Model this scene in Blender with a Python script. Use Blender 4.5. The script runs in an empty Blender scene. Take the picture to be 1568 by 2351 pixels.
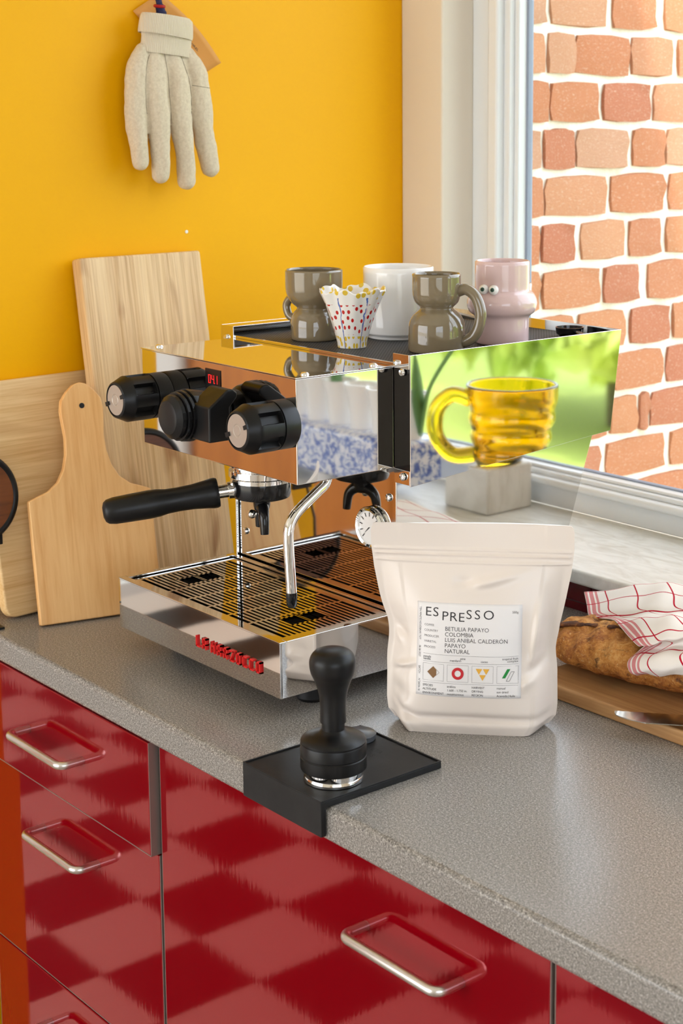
import bpy, bmesh, math, random
from mathutils import Vector, Matrix, Euler
random.seed(7)
sc = bpy.context.scene
COL = sc.collection
PI = math.pi

# ------------------------------------------------------------------ camera, world, light, exposure
def make_camera():
    F_, AZ, PT, RO, CX, CY = 3686.5, .7031, .1536, -.0034, 922.58, 850.11
    W, H = 1568.0, 2351.0
    cam = bpy.data.cameras.new('camera'); o = bpy.data.objects.new('camera', cam); COL.objects.link(o)
    f = Vector((-math.cos(AZ)*math.cos(PT), math.sin(AZ)*math.cos(PT), -math.sin(PT)))
    r = f.cross(Vector((0, 0, 1))).normalized(); u = r.cross(f)
    c, s = math.cos(RO), math.sin(RO)
    r2 = r*c + u*s; u2 = u*c - r*s
    m = Matrix((r2, u2, -f)).transposed().to_4x4()
    m.translation = Vector((1.96, -.882, 1.547))
    o.matrix_world = m
    cam.sensor_fit = 'VERTICAL'; cam.sensor_height = 36.0
    cam.lens = F_/H*36.0
    cam.shift_x = (W/2 - CX)/H
    cam.shift_y = -(H/2 - CY)/H
    cam.clip_start = .05; cam.clip_end = 200
    cam.dof.use_dof = True; cam.dof.focus_distance = 1.78; cam.dof.aperture_fstop = 11
    sc.camera = o
make_camera()

w = bpy.data.worlds.new('sky'); sc.world = w; w.use_nodes = True
nt = w.node_tree; bg = nt.nodes['Background']
bg.inputs['Color'].default_value = (.80, .89, 1.0, 1); bg.inputs['Strength'].default_value = 7.5

def add_light(name, typ, loc, direction, energy, color=(1, 1, 1), size=(1, 1), angle=None):
    l = bpy.data.lights.new(name, typ); o = bpy.data.objects.new(name, l); COL.objects.link(o)
    o.location = loc; o.rotation_euler = Vector(direction).to_track_quat('-Z', 'Y').to_euler()
    l.energy = energy; l.color = color
    if typ == 'AREA': l.shape = 'RECTANGLE'; l.size, l.size_y = size
    if angle: l.angle = angle
    return o
add_light('sun', 'SUN', (6, -3, 8), (-.60, .22, -.72), 4.8, (1, .93, .82), angle=math.radians(1.5))
# area lamp added to imitate warm daylight from an unseen opening behind the camera
add_light('added_rear_lamp', 'AREA', (-.2, -3.12, 1.25), (0, 1, -.05), 42, (1, .78, .55), (2.6, 2.0))

vs = sc.view_settings
vs.view_transform = 'Standard'; vs.look = 'None'; vs.gamma = 1.0; vs.exposure = -.85; vs.use_curve_mapping = False
sc.display_settings.display_device = 'sRGB'

# ------------------------------------------------------------------ materials
MATS = {}
def srgb(r, g, b):
    def f(c):
        c /= 255.0
        return c/12.92 if c <= .04045 else ((c+.055)/1.055)**2.4
    return (f(r), f(g), f(b), 1)
def mat(name, col=(.8, .8, .8, 1), rough=.5, metal=0, spec=.5, coat=0, trans=0, ior=1.45, emit=None, estr=0, sss=0):
    if name in MATS: return MATS[name]
    m = bpy.data.materials.new(name); m.use_nodes = True
    b = m.node_tree.nodes['Principled BSDF']
    b.inputs['Base Color'].default_value = col if len(col) == 4 else (*col, 1)
    b.inputs['Roughness'].default_value = rough; b.inputs['Metallic'].default_value = metal
    b.inputs['Specular IOR Level'].default_value = spec; b.inputs['IOR'].default_value = ior
    b.inputs['Coat Weight'].default_value = coat; b.inputs['Coat Roughness'].default_value = .03
    b.inputs['Transmission Weight'].default_value = trans
    if sss: b.inputs['Subsurface Weight'].default_value = sss; b.inputs['Subsurface Radius'].default_value = (.01, .008, .006)
    if emit: b.inputs['Emission Color'].default_value = emit; b.inputs['Emission Strength'].default_value = estr
    MATS[name] = m
    return m
class N:
    """tiny node helper"""
    def __init__(s, m): s.m = m; s.t = m.node_tree; s.b = s.t.nodes['Principled BSDF']
    def n(s, typ, **kw):
        x = s.t.nodes.new(typ)
        for k, v in kw.items():
            if k in x.inputs: x.inputs[k].default_value = v
            else: setattr(x, k, v)
        return x
    def l(s, a, b): s.t.links.new(a, b)
    def obj(s, scale=(1, 1, 1), rot=(0, 0, 0), src='Object'):
        tc = s.n('ShaderNodeTexCoord'); mp = s.n('ShaderNodeMapping')
        mp.inputs['Scale'].default_value = scale; mp.inputs['Rotation'].default_value = rot
        s.l(tc.outputs[src], mp.inputs['Vector']); return mp.outputs['Vector']
    def noise(s, vec, scale, detail=4, rough=.55, dist=0):
        x = s.n('ShaderNodeTexNoise', Scale=scale, Detail=detail, Roughness=rough, Distortion=dist)
        s.l(vec, x.inputs['Vector']); return x.outputs['Fac']
    def ramp(s, fac, stops, interp='LINEAR'):
        x = s.n('ShaderNodeValToRGB'); e = x.color_ramp; e.interpolation = interp
        while len(e.elements) < len(stops): e.elements.new(.5)
        for el, (p, c) in zip(e.elements, stops): el.position = p; el.color = c
        s.l(fac, x.inputs['Fac']); return x.outputs['Color']
    def mix(s, fac, a, b, mode='MIX'):
        x = s.n('ShaderNodeMix', data_type='RGBA', blend_type=mode)
        for sock, v in ((x.inputs[0], fac), (x.inputs[6], a), (x.inputs[7], b)):
            if isinstance(v, (int, float)): sock.default_value = v
            elif isinstance(v, tuple): sock.default_value = v
            else: s.l(v, sock)
        return x.outputs[2]
    def math(s, op, a, b=None, c=None):
        x = s.n('ShaderNodeMath', operation=op)
        for i, v in enumerate((a, b, c)):
            if v is None: continue
            if isinstance(v, (int, float)): x.inputs[i].default_value = v
            else: s.l(v, x.inputs[i])
        return x.outputs[0]
    def bump(s, h, strength=.3, dist=.001):
        x = s.n('ShaderNodeBump', Strength=strength, Distance=dist); s.l(h, x.inputs['Height']); s.l(x.outputs['Normal'], s.b.inputs['Normal'])
    def color(s, c): s.l(c, s.b.inputs['Base Color'])
    def rough(s, c): s.l(c, s.b.inputs['Roughness'])

def wood(name, light, dark, axis=2, fine=220, stretch=.05, rough=.45, knots=None, strips=None):
    m = mat(name, light, rough); n = N(m)
    sca = [1, 1, 1]; sca[axis] = stretch
    v = n.obj(tuple(sca))
    a = n.noise(v, fine, 5, .6, .3); b = n.noise(v, fine*.12, 3, .5, .6)
    f = n.math('ADD', n.math('MULTIPLY', a, .55), n.math('MULTIPLY', b, .45))
    c = n.ramp(f, [(.32, dark), (.5, tuple((dark[i]+light[i]*2)/3 for i in range(4))), (.66, light)])
    if knots:
        k = n.noise(n.obj(tuple([1 if i != axis else .25 for i in range(3)])), knots[0], 2, .5, .5)
        c = n.mix(n.ramp(k, [(.60, (0, 0, 0, 1)), (.74, (.75, .75, .75, 1))]), c, knots[1])
    if strips:
        u = n.noise(n.obj(tuple([1 if i != axis else .004 for i in range(3)])), strips, 0, .5)
        c = n.mix(.5, c, n.ramp(u, [(.3, (.80, .72, .62, 1)), (.42, (1, 1, 1, 1)), (.58, (1, .98, .94, 1)), (.7, (.86, .76, .62, 1))]), 'MULTIPLY')
    n.color(c); n.bump(f, .12, .0006)
    return m

M_yellow = mat('yellow_paint', srgb(252, 184, 0), .42, spec=.25)
n = N(M_yellow); n.bump(n.noise(n.obj(), 90, 3), .03, .002)
M_cream = mat('cream_paint', srgb(236, 226, 210), .6)
M_white = mat('white_paint', srgb(240, 240, 238), .45)
M_ceil = mat('ceiling_paint', srgb(245, 243, 238), .8)
M_frame = mat('window_white', srgb(238, 240, 241), .28)
M_gasket = mat('grey_gasket', srgb(150, 160, 178), .5)
M_glass = mat('window_glass', (1, 1, 1, 1), 0, trans=1, ior=1.02)
M_chrome = mat('polished_steel', (.74, .73, .715, 1), .035, 1)
n = N(M_chrome); n.bump(n.noise(n.obj(), 9, 2), .02, .004)
M_chrome2 = mat('bright_chrome', (.9, .9, .9, 1), .05, 1)
M_brush = mat('brushed_steel', (.72, .69, .66, 1), .28, 1)
M_kdisc = mat('etched_disc', srgb(196, 188, 178), .34, .75)
M_black = mat('black_plastic', (.005, .005, .0055, 1), .36, spec=.38)
n = N(M_black); n.bump(n.noise(n.obj(), 1400, 2), .12, .0003)
M_blackg = mat('black_gloss', (.008, .008, .009, 1), .12)
M_rubber = mat('black_rubber', (.012, .012, .013, 1), .5, spec=.35)
n = N(M_rubber); n.bump(n.noise(n.obj(), 600, 3), .12, .0004)
n.color(n.ramp(n.noise(n.obj(), 35, 4), [(.35, (.008, .008, .009, 1)), (.75, (.018, .018, .018, 1))]))
M_dark = mat('dark_inside', (.01, .01, .01, 1), .7)
M_red = mat('red_letters', srgb(214, 22, 22), .35)
M_led = mat('red_display', (.9, .02, .02, 1), .4, emit=(1, .02, .02, 1), estr=1.6)
M_redgloss = mat('red_lacquer', srgb(126, 0, 12), .05, spec=1.0, ior=1.62)
M_redgloss.node_tree.nodes['Principled BSDF'].inputs['Specular Tint'].default_value = (1, .20, .24, 1)
n = N(M_redgloss)
n.bump(n.noise(n.obj((1, 1, .12)), 150, 2), .035, .001)
M_edge = mat('grey_edging', srgb(140, 125, 118), .35, .4)
M_carc = mat('cabinet_carcass', srgb(60, 12, 14), .6)

M_counter = mat('speckled_laminate', srgb(150, 142, 134), .24, spec=.6); n = N(M_counter)
v = n.obj()
a = n.noise(v, 820, 2, .75); b = n.noise(v, 400, 3, .7)
f = n.math('ADD', n.math('MULTIPLY', a, .6), n.math('MULTIPLY', b, .4))
n.color(n.ramp(f, [(.34, srgb(48, 45, 44)), (.45, srgb(120, 115, 110)), (.54, srgb(150, 145, 139)), (.66, srgb(218, 211, 202))]))
M_marble = mat('pale_stone', srgb(225, 224, 218), .35); n = N(M_marble)
n.color(n.ramp(n.noise(n.obj((1, 3, 1)), 14, 6, .6, 1.2), [(.3, srgb(206, 202, 192)), (.55, srgb(228, 227, 221)), (.8, srgb(238, 236, 230))]))
M_grout = mat('white_grout', srgb(212, 205, 200), .8)
M_tile = mat('dark_red_tile', srgb(104, 18, 26), .12, coat=.3)
M_tw = mat('floor_tile_white', srgb(240, 228, 216), .35)
M_tb = mat('floor_tile_black', srgb(14, 10, 10), .45)
M_mortar = mat('pale_mortar', srgb(232, 226, 208), .9); n = N(M_mortar); vv = n.obj()
n.bump(n.noise(vv, 60, 5), .5, .01); n.color(n.ramp(n.noise(vv, 9, 5), [(.3, srgb(232, 224, 204)), (.7, srgb(248, 244, 232))]))
M_brick = mat('weathered_brick', srgb(205, 130, 95), .85); n = N(M_brick)
oi = n.n('ShaderNodeObjectInfo'); vv = n.obj()
rnd = n.ramp(oi.outputs['Random'], [(0, srgb(206, 134, 96)), (.3, srgb(214, 148, 106)), (.55, srgb(198, 124, 94)), (.8, srgb(216, 156, 118)), (1, srgb(208, 160, 132))])
tc = n.n('ShaderNodeTexCoord'); add = n.n('ShaderNodeVectorMath', operation='ADD'); n.l(tc.outputs['Object'], add.inputs[0])
mul = n.n('ShaderNodeVectorMath', operation='SCALE'); n.l(oi.outputs['Location'], mul.inputs[0]); mul.inputs['Scale'].default_value = 7.3
n.l(mul.outputs[0], add.inputs[1])
k1 = n.noise(add.outputs[0], 22, 6, .65, .5)
c = n.mix(n.ramp(k1, [(.54, (0, 0, 0, 1)), (.70, (.7, .7, .7, 1))]), rnd, srgb(226, 196, 172))
k2 = n.noise(add.outputs[0], 45, 5, .7)
c = n.mix(n.ramp(k2, [(.56, (0, 0, 0, 1)), (.72, (.5, .5, .5, 1))]), c, srgb(186, 116, 86))
n.color(c); n.bump(k2, .6, .01)

M_bam = wood('bamboo_pale', srgb(242, 208, 152), srgb(208, 160, 98), axis=1, fine=300, stretch=.03, knots=(14, srgb(186, 130, 70)))
M_strip = wood('bamboo_strips', srgb(246, 216, 168), srgb(196, 150, 98), axis=2, fine=420, stretch=.022, knots=(30, srgb(170, 122, 78)), strips=120)
M_beech = wood('beech', srgb(246, 198, 134), srgb(222, 160, 92), axis=2, fine=170, stretch=.06, knots=(9, srgb(176, 112, 52)))
M_walnut = wood('brown_wood', srgb(128, 72, 34), srgb(76, 38, 16), axis=1, fine=120)
M_bboard = wood('bread_board_wood', srgb(206, 160, 108), srgb(160, 112, 66), axis=0, fine=140)
M_cupb = wood('orange_wood', srgb(214, 132, 46), srgb(164, 92, 26), axis=2, fine=40)

M_olive = mat('olive_glaze', srgb(126, 112, 88), .05, spec=.7, coat=.6)
M_pink = mat('pink_glaze', srgb(226, 196, 194), .07, coat=.5)
M_porc = mat('white_porcelain', srgb(248, 246, 243), .08, coat=.4)
M_amber = mat('amber_glass', (1.0, .66, .02, 1), .03, trans=1, ior=1.45)
M_bag = mat('white_foil_pouch', srgb(236, 224, 214), .27, spec=.55)
M_label = mat('paper_label', srgb(238, 234, 233), .45)
M_ink = mat('black_ink', srgb(46, 42, 44), .6)
M_inkl = mat('grey_ink', srgb(120, 114, 114), .6)
M_ibrown = mat('brown_ink', srgb(138, 100, 62), .6)
M_ired = mat('red_ink', srgb(205, 42, 50), .6)
M_iyel = mat('yellow_ink', srgb(240, 180, 66), .6)
M_igreen = mat('green_ink', srgb(28, 140, 60), .6)
M_cotton = mat('cotton_knit', srgb(206, 194, 176), .9, spec=.2); n = N(M_cotton)
wv = n.noise(n.obj(), 1300, 3, .7); n.bump(wv, .3, .0005)
n.color(n.ramp(n.noise(n.obj(), 260, 4, .7), [(.3, srgb(206, 190, 166)), (.65, srgb(224, 209, 186))]))
M_rib = mat('ribbed_cuff', srgb(220, 206, 184), .9, spec=.2); n = N(M_rib)
wt = n.n('ShaderNodeTexWave', Scale=120.0, Distortion=1.0); wt.bands_direction = 'Y'; n.l(n.obj(), wt.inputs['Vector'])
n.bump(wt.outputs['Fac'], .5, .0012)
M_card = mat('peach_card', srgb(226, 160, 84), .6)
M_navy = mat('navy_cord', srgb(24, 26, 74), .7)
M_ring = mat('red_ring', srgb(170, 16, 22), .5)
M_crust = mat('bread_crust', srgb(168, 104, 44), .7); n = N(M_crust); v = n.obj()
a = n.noise(v, 16, 6, .65, .4); b = n.noise(v, 170, 4, .7); c2 = n.noise(v, 420, 2)
f = n.math('ADD', n.math('MULTIPLY', a, .62), n.math('MULTIPLY', b, .38))
c = n.ramp(f, [(.34, srgb(84, 42, 14)), (.44, srgb(156, 92, 34)), (.54, srgb(196, 132, 60)), (.68, srgb(226, 176, 106))])
c = n.mix(n.ramp(c2, [(.6, (0, 0, 0, 1)), (.72, (.55, .55, .55, 1))]), c, srgb(226, 186, 128))
k3 = n.noise(v, 34, 5, .7, .8); c = n.mix(n.ramp(k3, [(.56, (0, 0, 0, 1)), (.66, (.8, .8, .8, 1))]), c, srgb(70, 34, 14))
n.color(c); n.bump(b, .6, .003)
M_crustd = mat('dark_crust', srgb(84, 44, 20), .8); n = N(M_crustd); n.bump(n.noise(n.obj(), 120, 5, .7), .8, .004)
n.color(n.ramp(n.noise(n.obj(), 60, 5, .7), [(.35, srgb(46, 22, 12)), (.55, srgb(110, 62, 26)), (.75, srgb(190, 124, 52))]))
M_blade = mat('knife_steel', (.62, .58, .52, 1), .16, 1)
M_grass = mat('lawn', srgb(190, 206, 104), .9)
M_leaf = mat('leaves', srgb(150, 190, 50), .6); n = N(M_leaf)
n.color(n.ramp(n.noise(n.obj(), 2.2, 3), [(.35, srgb(150, 184, 70)), (.6, srgb(216, 226, 120))]))
M_bark = mat('bark', srgb(90, 70, 52), .9)
M_petal = mat('tulip_petal', srgb(238, 150, 160), .5)
M_stem = mat('tulip_leaf', srgb(90, 140, 80), .5)
M_delft = mat('blue_floral_glaze', srgb(235, 236, 240), .15, coat=.4); n = N(M_delft); v = n.obj()
a = n.noise(v, 85, 4, .7, 1.5)
n.color(n.ramp(a, [(.40, srgb(40, 70, 160)), (.47, srgb(110, 140, 205)), (.53, srgb(238, 238, 242))]))
M_mesh = mat('black_mesh_mat', (.02, .02, .022, 1), .6); n = N(M_mesh)
ck = n.n('ShaderNodeTexChecker', Scale=420.0); n.l(n.obj(), ck.inputs['Vector'])
n.color(n.mix(ck.outputs['Fac'], (.008, .008, .009, 1), (.075, .075, .08, 1))); n.bump(ck.outputs['Fac'], .6, .001)

# hand painted cup: dots and blue strokes laid out on the cup's own UV
M_paint = mat('painted_porcelain', srgb(240, 236, 230), .15, coat=.4); n = N(M_paint)
uvn = n.n('ShaderNodeTexCoord'); mp = n.n('ShaderNodeMapping'); mp.inputs['Scale'].default_value = (3.6, 1, 1); n.l(uvn.outputs['UV'], mp.inputs['Vector'])
vo = n.n('ShaderNodeTexVoronoi', Scale=6.5, Randomness=.7); vo.voronoi_dimensions = '2D'; n.l(mp.outputs[0], vo.inputs['Vector'])
dots = n.math('LESS_THAN', vo.outputs['Distance'], .23)
sx = n.n('ShaderNodeSeparateXYZ'); n.l(uvn.outputs['UV'], sx.inputs[0]); U, V = sx.outputs[0], sx.outputs[1]
band = n.math('MULTIPLY', n.math('GREATER_THAN', V, .25), n.math('LESS_THAN', V, .78))
c = n.mix(n.math('MULTIPLY', dots, band), srgb(240, 236, 230), srgb(190, 34, 30))
low = n.math('LESS_THAN', V, .22); hi = n.math('GREATER_THAN', V, .86)
yd = n.math('MULTIPLY', n.math('LESS_THAN', vo.outputs['Distance'], .30), n.math('ADD', low, hi))
c = n.mix(yd, c, srgb(226, 190, 60))
wob = n.math('MULTIPLY', n.math('SUBTRACT', n.noise(mp.outputs[0], 6, 2), .5), .035)
ang = n.math('FRACT', n.math('ADD', n.math('MULTIPLY', n.math('ADD', U, wob), 6.0), .12))
line = n.math('MULTIPLY', n.math('LESS_THAN', ang, .055), n.math('LESS_THAN', V, .9))
c = n.mix(line, c, srgb(86, 110, 176)); n.color(c)

# towel: woven red bands along the hem and thin red lines, on its own UV (metres)
M_towel = mat('checked_linen', srgb(240, 232, 224), .85, spec=.2); n = N(M_towel)
uvn = n.n('ShaderNodeTexCoord'); sx = n.n('ShaderNodeSeparateXYZ'); n.l(uvn.outputs['UV'], sx.inputs[0]); U, V = sx.outputs[0], sx.outputs[1]
def between(x, a, b): return n.math('MULTIPLY', n.math('GREATER_THAN', x, a), n.math('LESS_THAN', x, b))
bands = n.math('ADD', n.math('ADD', between(U, .001, .0055), between(U, .0085, .0155)), between(U, .0185, .0225))
thin = n.math('LESS_THAN', n.math('FRACT', n.math('DIVIDE', n.math('ADD', U, .012), .048)), .045)
thin2 = n.math('LESS_THAN', n.math('FRACT', n.math('DIVIDE', n.math('ADD', V, .030), .052)), .05)
tw = n.n('ShaderNodeTexWave', Scale=520.0); tw.bands_direction = 'DIAGONAL'; n.l(uvn.outputs['UV'], tw.inputs['Vector'])
tws = n.ramp(tw.outputs['Fac'], [(.25, (.35, .35, .35, 1)), (.6, (1, 1, 1, 1))])
c = n.mix(n.math('MULTIPLY', bands, tws), srgb(240, 233, 226), srgb(200, 40, 66))
c = n.mix(n.math('MAXIMUM', n.math('MULTIPLY', thin, n.math('GREATER_THAN', U, .026)), thin2), c, srgb(186, 24, 50))
n.color(c); n.bump(n.noise(n.obj(), 700, 3), .25, .0006)

# ------------------------------------------------------------------ geometry helpers
class G:
    def __init__(s): s.v = []; s.f = []; s.uv = None
    def add(s, vs, fs):
        o = len(s.v); s.v += [tuple(x) for x in vs]; s.f += [tuple(i+o for i in f) for f in fs]; return s
    def box(s, x0, x1, y0, y1, z0, z1):
        return s.add([(x0, y0, z0), (x1, y0, z0), (x1, y1, z0), (x0, y1, z0), (x0, y0, z1), (x1, y0, z1), (x1, y1, z1), (x0, y1, z1)],
                     [(0, 3, 2, 1), (4, 5, 6, 7), (0, 1, 5, 4), (1, 2, 6, 5), (2, 3, 7, 6), (3, 0, 4, 7)])
    def prism(s, poly, axis, a, b):
        """poly: 2D points in the two other axes (cyclic order x,y,z)"""
        def P(p, t):
            return {'x': (t, p[0], p[1]), 'y': (p[0], t, p[1]), 'z': (p[0], p[1], t)}[axis]
        n_ = len(poly)
        vs = [P(p, a) for p in poly] + [P(p, b) for p in poly]
        fs = [tuple(range(n_)), tuple(range(2*n_-1, n_-1, -1))] + [(i, i+n_, (i+1) % n_+n_, (i+1) % n_) for i in range(n_)]
        return s.add(vs, fs)
    def lathe(s, prof, c=(0, 0, 0), axis=(0, 0, 1), seg=40, cap=True, wob=None):
        q = Vector(axis).to_track_quat('Z', 'Y') if tuple(axis) != (0, 0, 1) else Euler((0, 0, 0)).to_quaternion()
        vs = []; c = Vector(c)
        for j, (r, z) in enumerate(prof):
            for i in range(seg):
                a = 2*PI*i/seg; rr = r; zz = z
                if wob: rr, zz = wob(a, r, z)
                vs.append(c + q @ Vector((rr*math.cos(a), rr*math.sin(a), zz)))
        fs = []
        m = len(prof)
        for j in range(m-1):
            for i in range(seg):
                k = (i+1) % seg
                fs.append((j*seg+i, j*seg+k, (j+1)*seg+k, (j+1)*seg+i))
        if cap:
            fs.append(tuple(reversed(range(seg)))); fs.append(tuple(range((m-1)*seg, m*seg)))
        return s.add(vs, fs)
    def tube(s, pts, r, seg=14, cap=True, flat=None):
        pts = [Vector(p) for p in pts]; m = len(pts)
        rs = r if isinstance(r, (list, tuple)) else [r]*m
        T = []
        for i in range(m):
            t = pts[min(i+1, m-1)]-pts[max(i-1, 0)]; T.append(t.normalized())
        up = Vector((0, 0, 1)) if abs(T[0].z) < .9 else Vector((1, 0, 0))
        nrm = (up - T[0]*up.dot(T[0])).normalized()
        vs = []
        for i in range(m):
            nrm = (nrm - T[i]*nrm.dot(T[i])).normalized(); b = T[i].cross(nrm)
            for k in range(seg):
                a = 2*PI*k/seg
                fa, fb = flat if flat else (1, 1)
                vs.append(pts[i] + nrm*(rs[i]*fa*math.cos(a)) + b*(rs[i]*fb*math.sin(a)))
        fs = []
        for j in range(m-1):
            for i in range(seg):
                k = (i+1) % seg; fs.append((j*seg+i, j*seg+k, (j+1)*seg+k, (j+1)*seg+i))
        if cap: fs.append(tuple(reversed(range(seg)))); fs.append(tuple(range((m-1)*seg, m*seg)))
        return s.add(vs, fs)
    def sphere(s, c, r, seg=20, rings=12):
        pr = [(max(r[0]*math.sin(PI*i/rings), 1e-5) if isinstance(r, tuple) else max(r*math.sin(PI*i/rings), 1e-5),
               -(r[1] if isinstance(r, tuple) else r)*math.cos(PI*i/rings)) for i in range(rings+1)]
        return s.lathe(pr, c, seg=seg)
def spline(pts, n=8):
    """Catmull-Rom through points"""
    P = [Vector(p) for p in pts]; out = []
    for i in range(len(P)-1):
        p0 = P[max(i-1, 0)]; p1 = P[i]; p2 = P[i+1]; p3 = P[min(i+2, len(P)-1)]
        for k in range(n):
            t = k/n
            out.append(.5*((2*p1) + (p2-p0)*t + (2*p0-5*p1+4*p2-p3)*t*t + (3*p1-p0-3*p2+p3)*t**3))
    out.append(P[-1]); return out

def obj(name, g, m, parent=None, bevel=0, smooth=True, seg=2, uv=None, local=False, angle=40):
    me = bpy.data.meshes.new(name); me.from_pydata(g.v, [], g.f); me.update()
    bm = bmesh.new(); bm.from_mesh(me); bmesh.ops.recalc_face_normals(bm, faces=bm.faces[:]); bm.to_mesh(me); bm.free()
    if isinstance(m, (list, tuple)):
        for x in m: me.materials.append(x)
    else: me.materials.append(m)
    if uv:
        L = me.uv_layers.new(name='UVMap')
        for lp in me.loops: L.data[lp.index].uv = uv[lp.vertex_index]
    if smooth:
        me.polygons.foreach_set('use_smooth', [True]*len(me.polygons))
        if not bevel:
            try: me.set_sharp_from_angle(angle=math.radians(angle))
            except Exception: pass
    o = bpy.data.objects.new(name, me); COL.objects.link(o)
    if bevel:
        md = o.modifiers.new('bevel', 'BEVEL'); md.width = bevel; md.segments = seg; md.limit_method = 'ANGLE'; md.angle_limit = math.radians(35); md.harden_normals = True
    if parent: attach(o, parent, local)
    return o
def attach(o, parent, local=False):
    o.parent = parent
    if not local:
        root = parent; off = Vector((0, 0, 0)); 
        while root: off += root.location; root = root.parent
        o.location = o.location - off if o.location.length else -off
def tag(o, label, cat, group=None):
    o['label'] = label; o['category'] = cat
    if group: o['group'] = group
    return o
def thing(name, label, cat, loc=(0, 0, 0), rotz=0, group=None):
    o = bpy.data.objects.new(name, None); COL.objects.link(o); o.location = loc; o.rotation_euler = (0, 0, rotz); o.empty_display_size = .03
    return tag(o, label, cat, group)
def struct(name, g, m, **k):
    o = obj(name, g, m, **k); o['kind'] = 'structure'; return o
def text_geo(txt, size, bold=0, align='LEFT', depth=0):
    cu = bpy.data.curves.new('t', 'FONT'); cu.body = txt; cu.size = size; cu.align_x = align; cu.resolution_u = 3
    cu.offset = bold; cu.extrude = depth
    o = bpy.data.objects.new('t', cu); COL.objects.link(o)
    dg = bpy.context.evaluated_depsgraph_get(); me = bpy.data.meshes.new_from_object(o.evaluated_get(dg))
    g = G(); g.add([tuple(v.co) for v in me.vertices], [tuple(p.vertices) for p in me.polygons])
    bpy.data.objects.remove(o); bpy.data.curves.remove(cu); bpy.data.meshes.remove(me)
    return g
def xform(g, M):
    g.v = [tuple(M @ Vector(v)) for v in g.v]; return g
def frame_mat(o, x, y, z): 
    m = Matrix((Vector(x), Vector(y), Vector(z))).transposed().to_4x4(); m.translation = Vector(o); return m

# ------------------------------------------------------------------ the room
RX0, RX1, RY0, RY1, RZ = -2.7, 3.6, -3.2, .78, 2.6
# yellow stub wall at the end of the worktop
struct('wall_left', G().box(-.12, 0, -.055, .93, 0, RZ), M_yellow)
obj('nail_hole', G().lathe([(.0025, 0), (.0025, .0008), (.0012, .0012)], (0, .375, 1.392), (1, 0, 0), 14), M_white, bpy.data.objects['wall_left'])
# window wall: strip left of the window, strip right of it, below and above
WX0, WX1, WZ0, WZ1 = .097, 2.75, .945, 2.32
struct('wall_right', G().box(0, WX0, RY1, .93, 0, RZ).box(WX1, RX1, RY1, .93, 0, RZ).box(WX0, WX1, RY1, .93, 0, WZ0).box(WX0, WX1, RY1, .93, WZ1, RZ), M_cream, bevel=.004)
struct('wall_far', G().box(RX0-.12, RX0, RY0, 1.0, 0, RZ), M_white)
struct('wall_near', G().box(RX1, RX1+.12, RY0, -2.6, 0, RZ).box(RX1, RX1+.12, -.5, 1.0, 0, RZ).box(RX1, RX1+.12, -2.6, -.5, 0, .9).box(RX1, RX1+.12, -2.6, -.5, 2.25, RZ), M_cream)  # unseen opening added so sky light reaches the yellow wall
struct('wall_next_room', G().box(RX0, -.12, RY1, .93, 0, RZ), M_white)
# wall behind the camera with a wide unseen opening added to let light in
struct('wall_back', G().box(RX0, -1.7, RY0-.12, RY0, 0, RZ).box(1.3, RX1, RY0-.12, RY0, 0, RZ).box(-1.7, 1.3, RY0-.12, RY0, 2.25, RZ), M_cream)
struct('ceiling', G().box(RX0-.2, RX1+.2, RY0-.2, 1.05, RZ, RZ+.12), M_ceil)
fl = struct('floor', G().box(RX0, RX1, RY0, 1.0, -.06, -.004), M_grout)
def tile_mesh(nm, m, s=.2025):
    g = G(); h = s/2; b = .0018
    g.add([(-h, -h, -.005), (h, -h, -.005), (h, h, -.005), (-h, h, -.005), (-h+b, -h+b, 0), (h-b, -h+b, 0), (h-b, h-b, 0), (-h+b, h-b, 0)],
          [(4, 5, 6, 7), (0, 1, 5, 4), (1, 2, 6, 5), (2, 3, 7, 6), (3, 0, 4, 7)])
    me = bpy.data.meshes.new(nm); me.from_pydata(g.v, [], g.f); me.materials.append(m); return me
tmw, tmb = tile_mesh('floor_tile', M_tw), tile_mesh('floor_tile', M_tb)
rest = {0: G(), 1: G()}
for ix in range(-11, 17):
    for iy in range(-13, 4):
        cx, cy = -.29+.205*(ix+.5), -.65+.205*(iy+.5)
        dark = (ix+iy) % 2 == 1
        if cx < RX0+.1 or cy < RY0+.1 or cx > RX1-.1: continue
        if -10 <= ix <= 6 and -11 <= iy <= 2:
            o = bpy.data.objects.new('floor_tile', tmb if dark else tmw); COL.objects.link(o); o.location = (cx, cy, 0); o.parent = fl
        else:
            rest[dark].box(cx-.101, cx+.101, cy-.101, cy+.101, -.005, 0)
for d, g in rest.items():
    o = obj('floor_tiling', g, M_tb if d else M_tw, fl); o['kind'] = 'stuff'

# sill ledge: tiled upstand behind the worktop, stone sill on top
led = struct('wall_upstand', G().box(.001, RX1-.01, .645, .779, 0, .944), M_grout)
tm = bpy.data.meshes.new('wall_tile'); g = G().box(-.0235, .0235, 0, .005, -.0165, .0165); tm.from_pydata(g.v, [], g.f); tm.materials.append(M_tile)
tm2 = bpy.data.meshes.new('wall_tile'); g = G().box(-.0235, .0235, 0, .005, -.006, .006); tm2.from_pydata(g.v, [], g.f); tm2.materials.append(M_tile)
for i in range(36):
    x = .03+.0495*i
    for me, z in ((tm, .9275), (tm2, .9035)):
        o = bpy.data.objects.new('wall_tile', me); COL.objects.link(o); o.location = (x, .6415, z); o.parent = led
sill = struct('trim_1', G().box(.0, WX1+.1, .612, .845, .945, .965), M_marble, bevel=.004)
sill['label'] = 'pale stone window sill'

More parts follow.
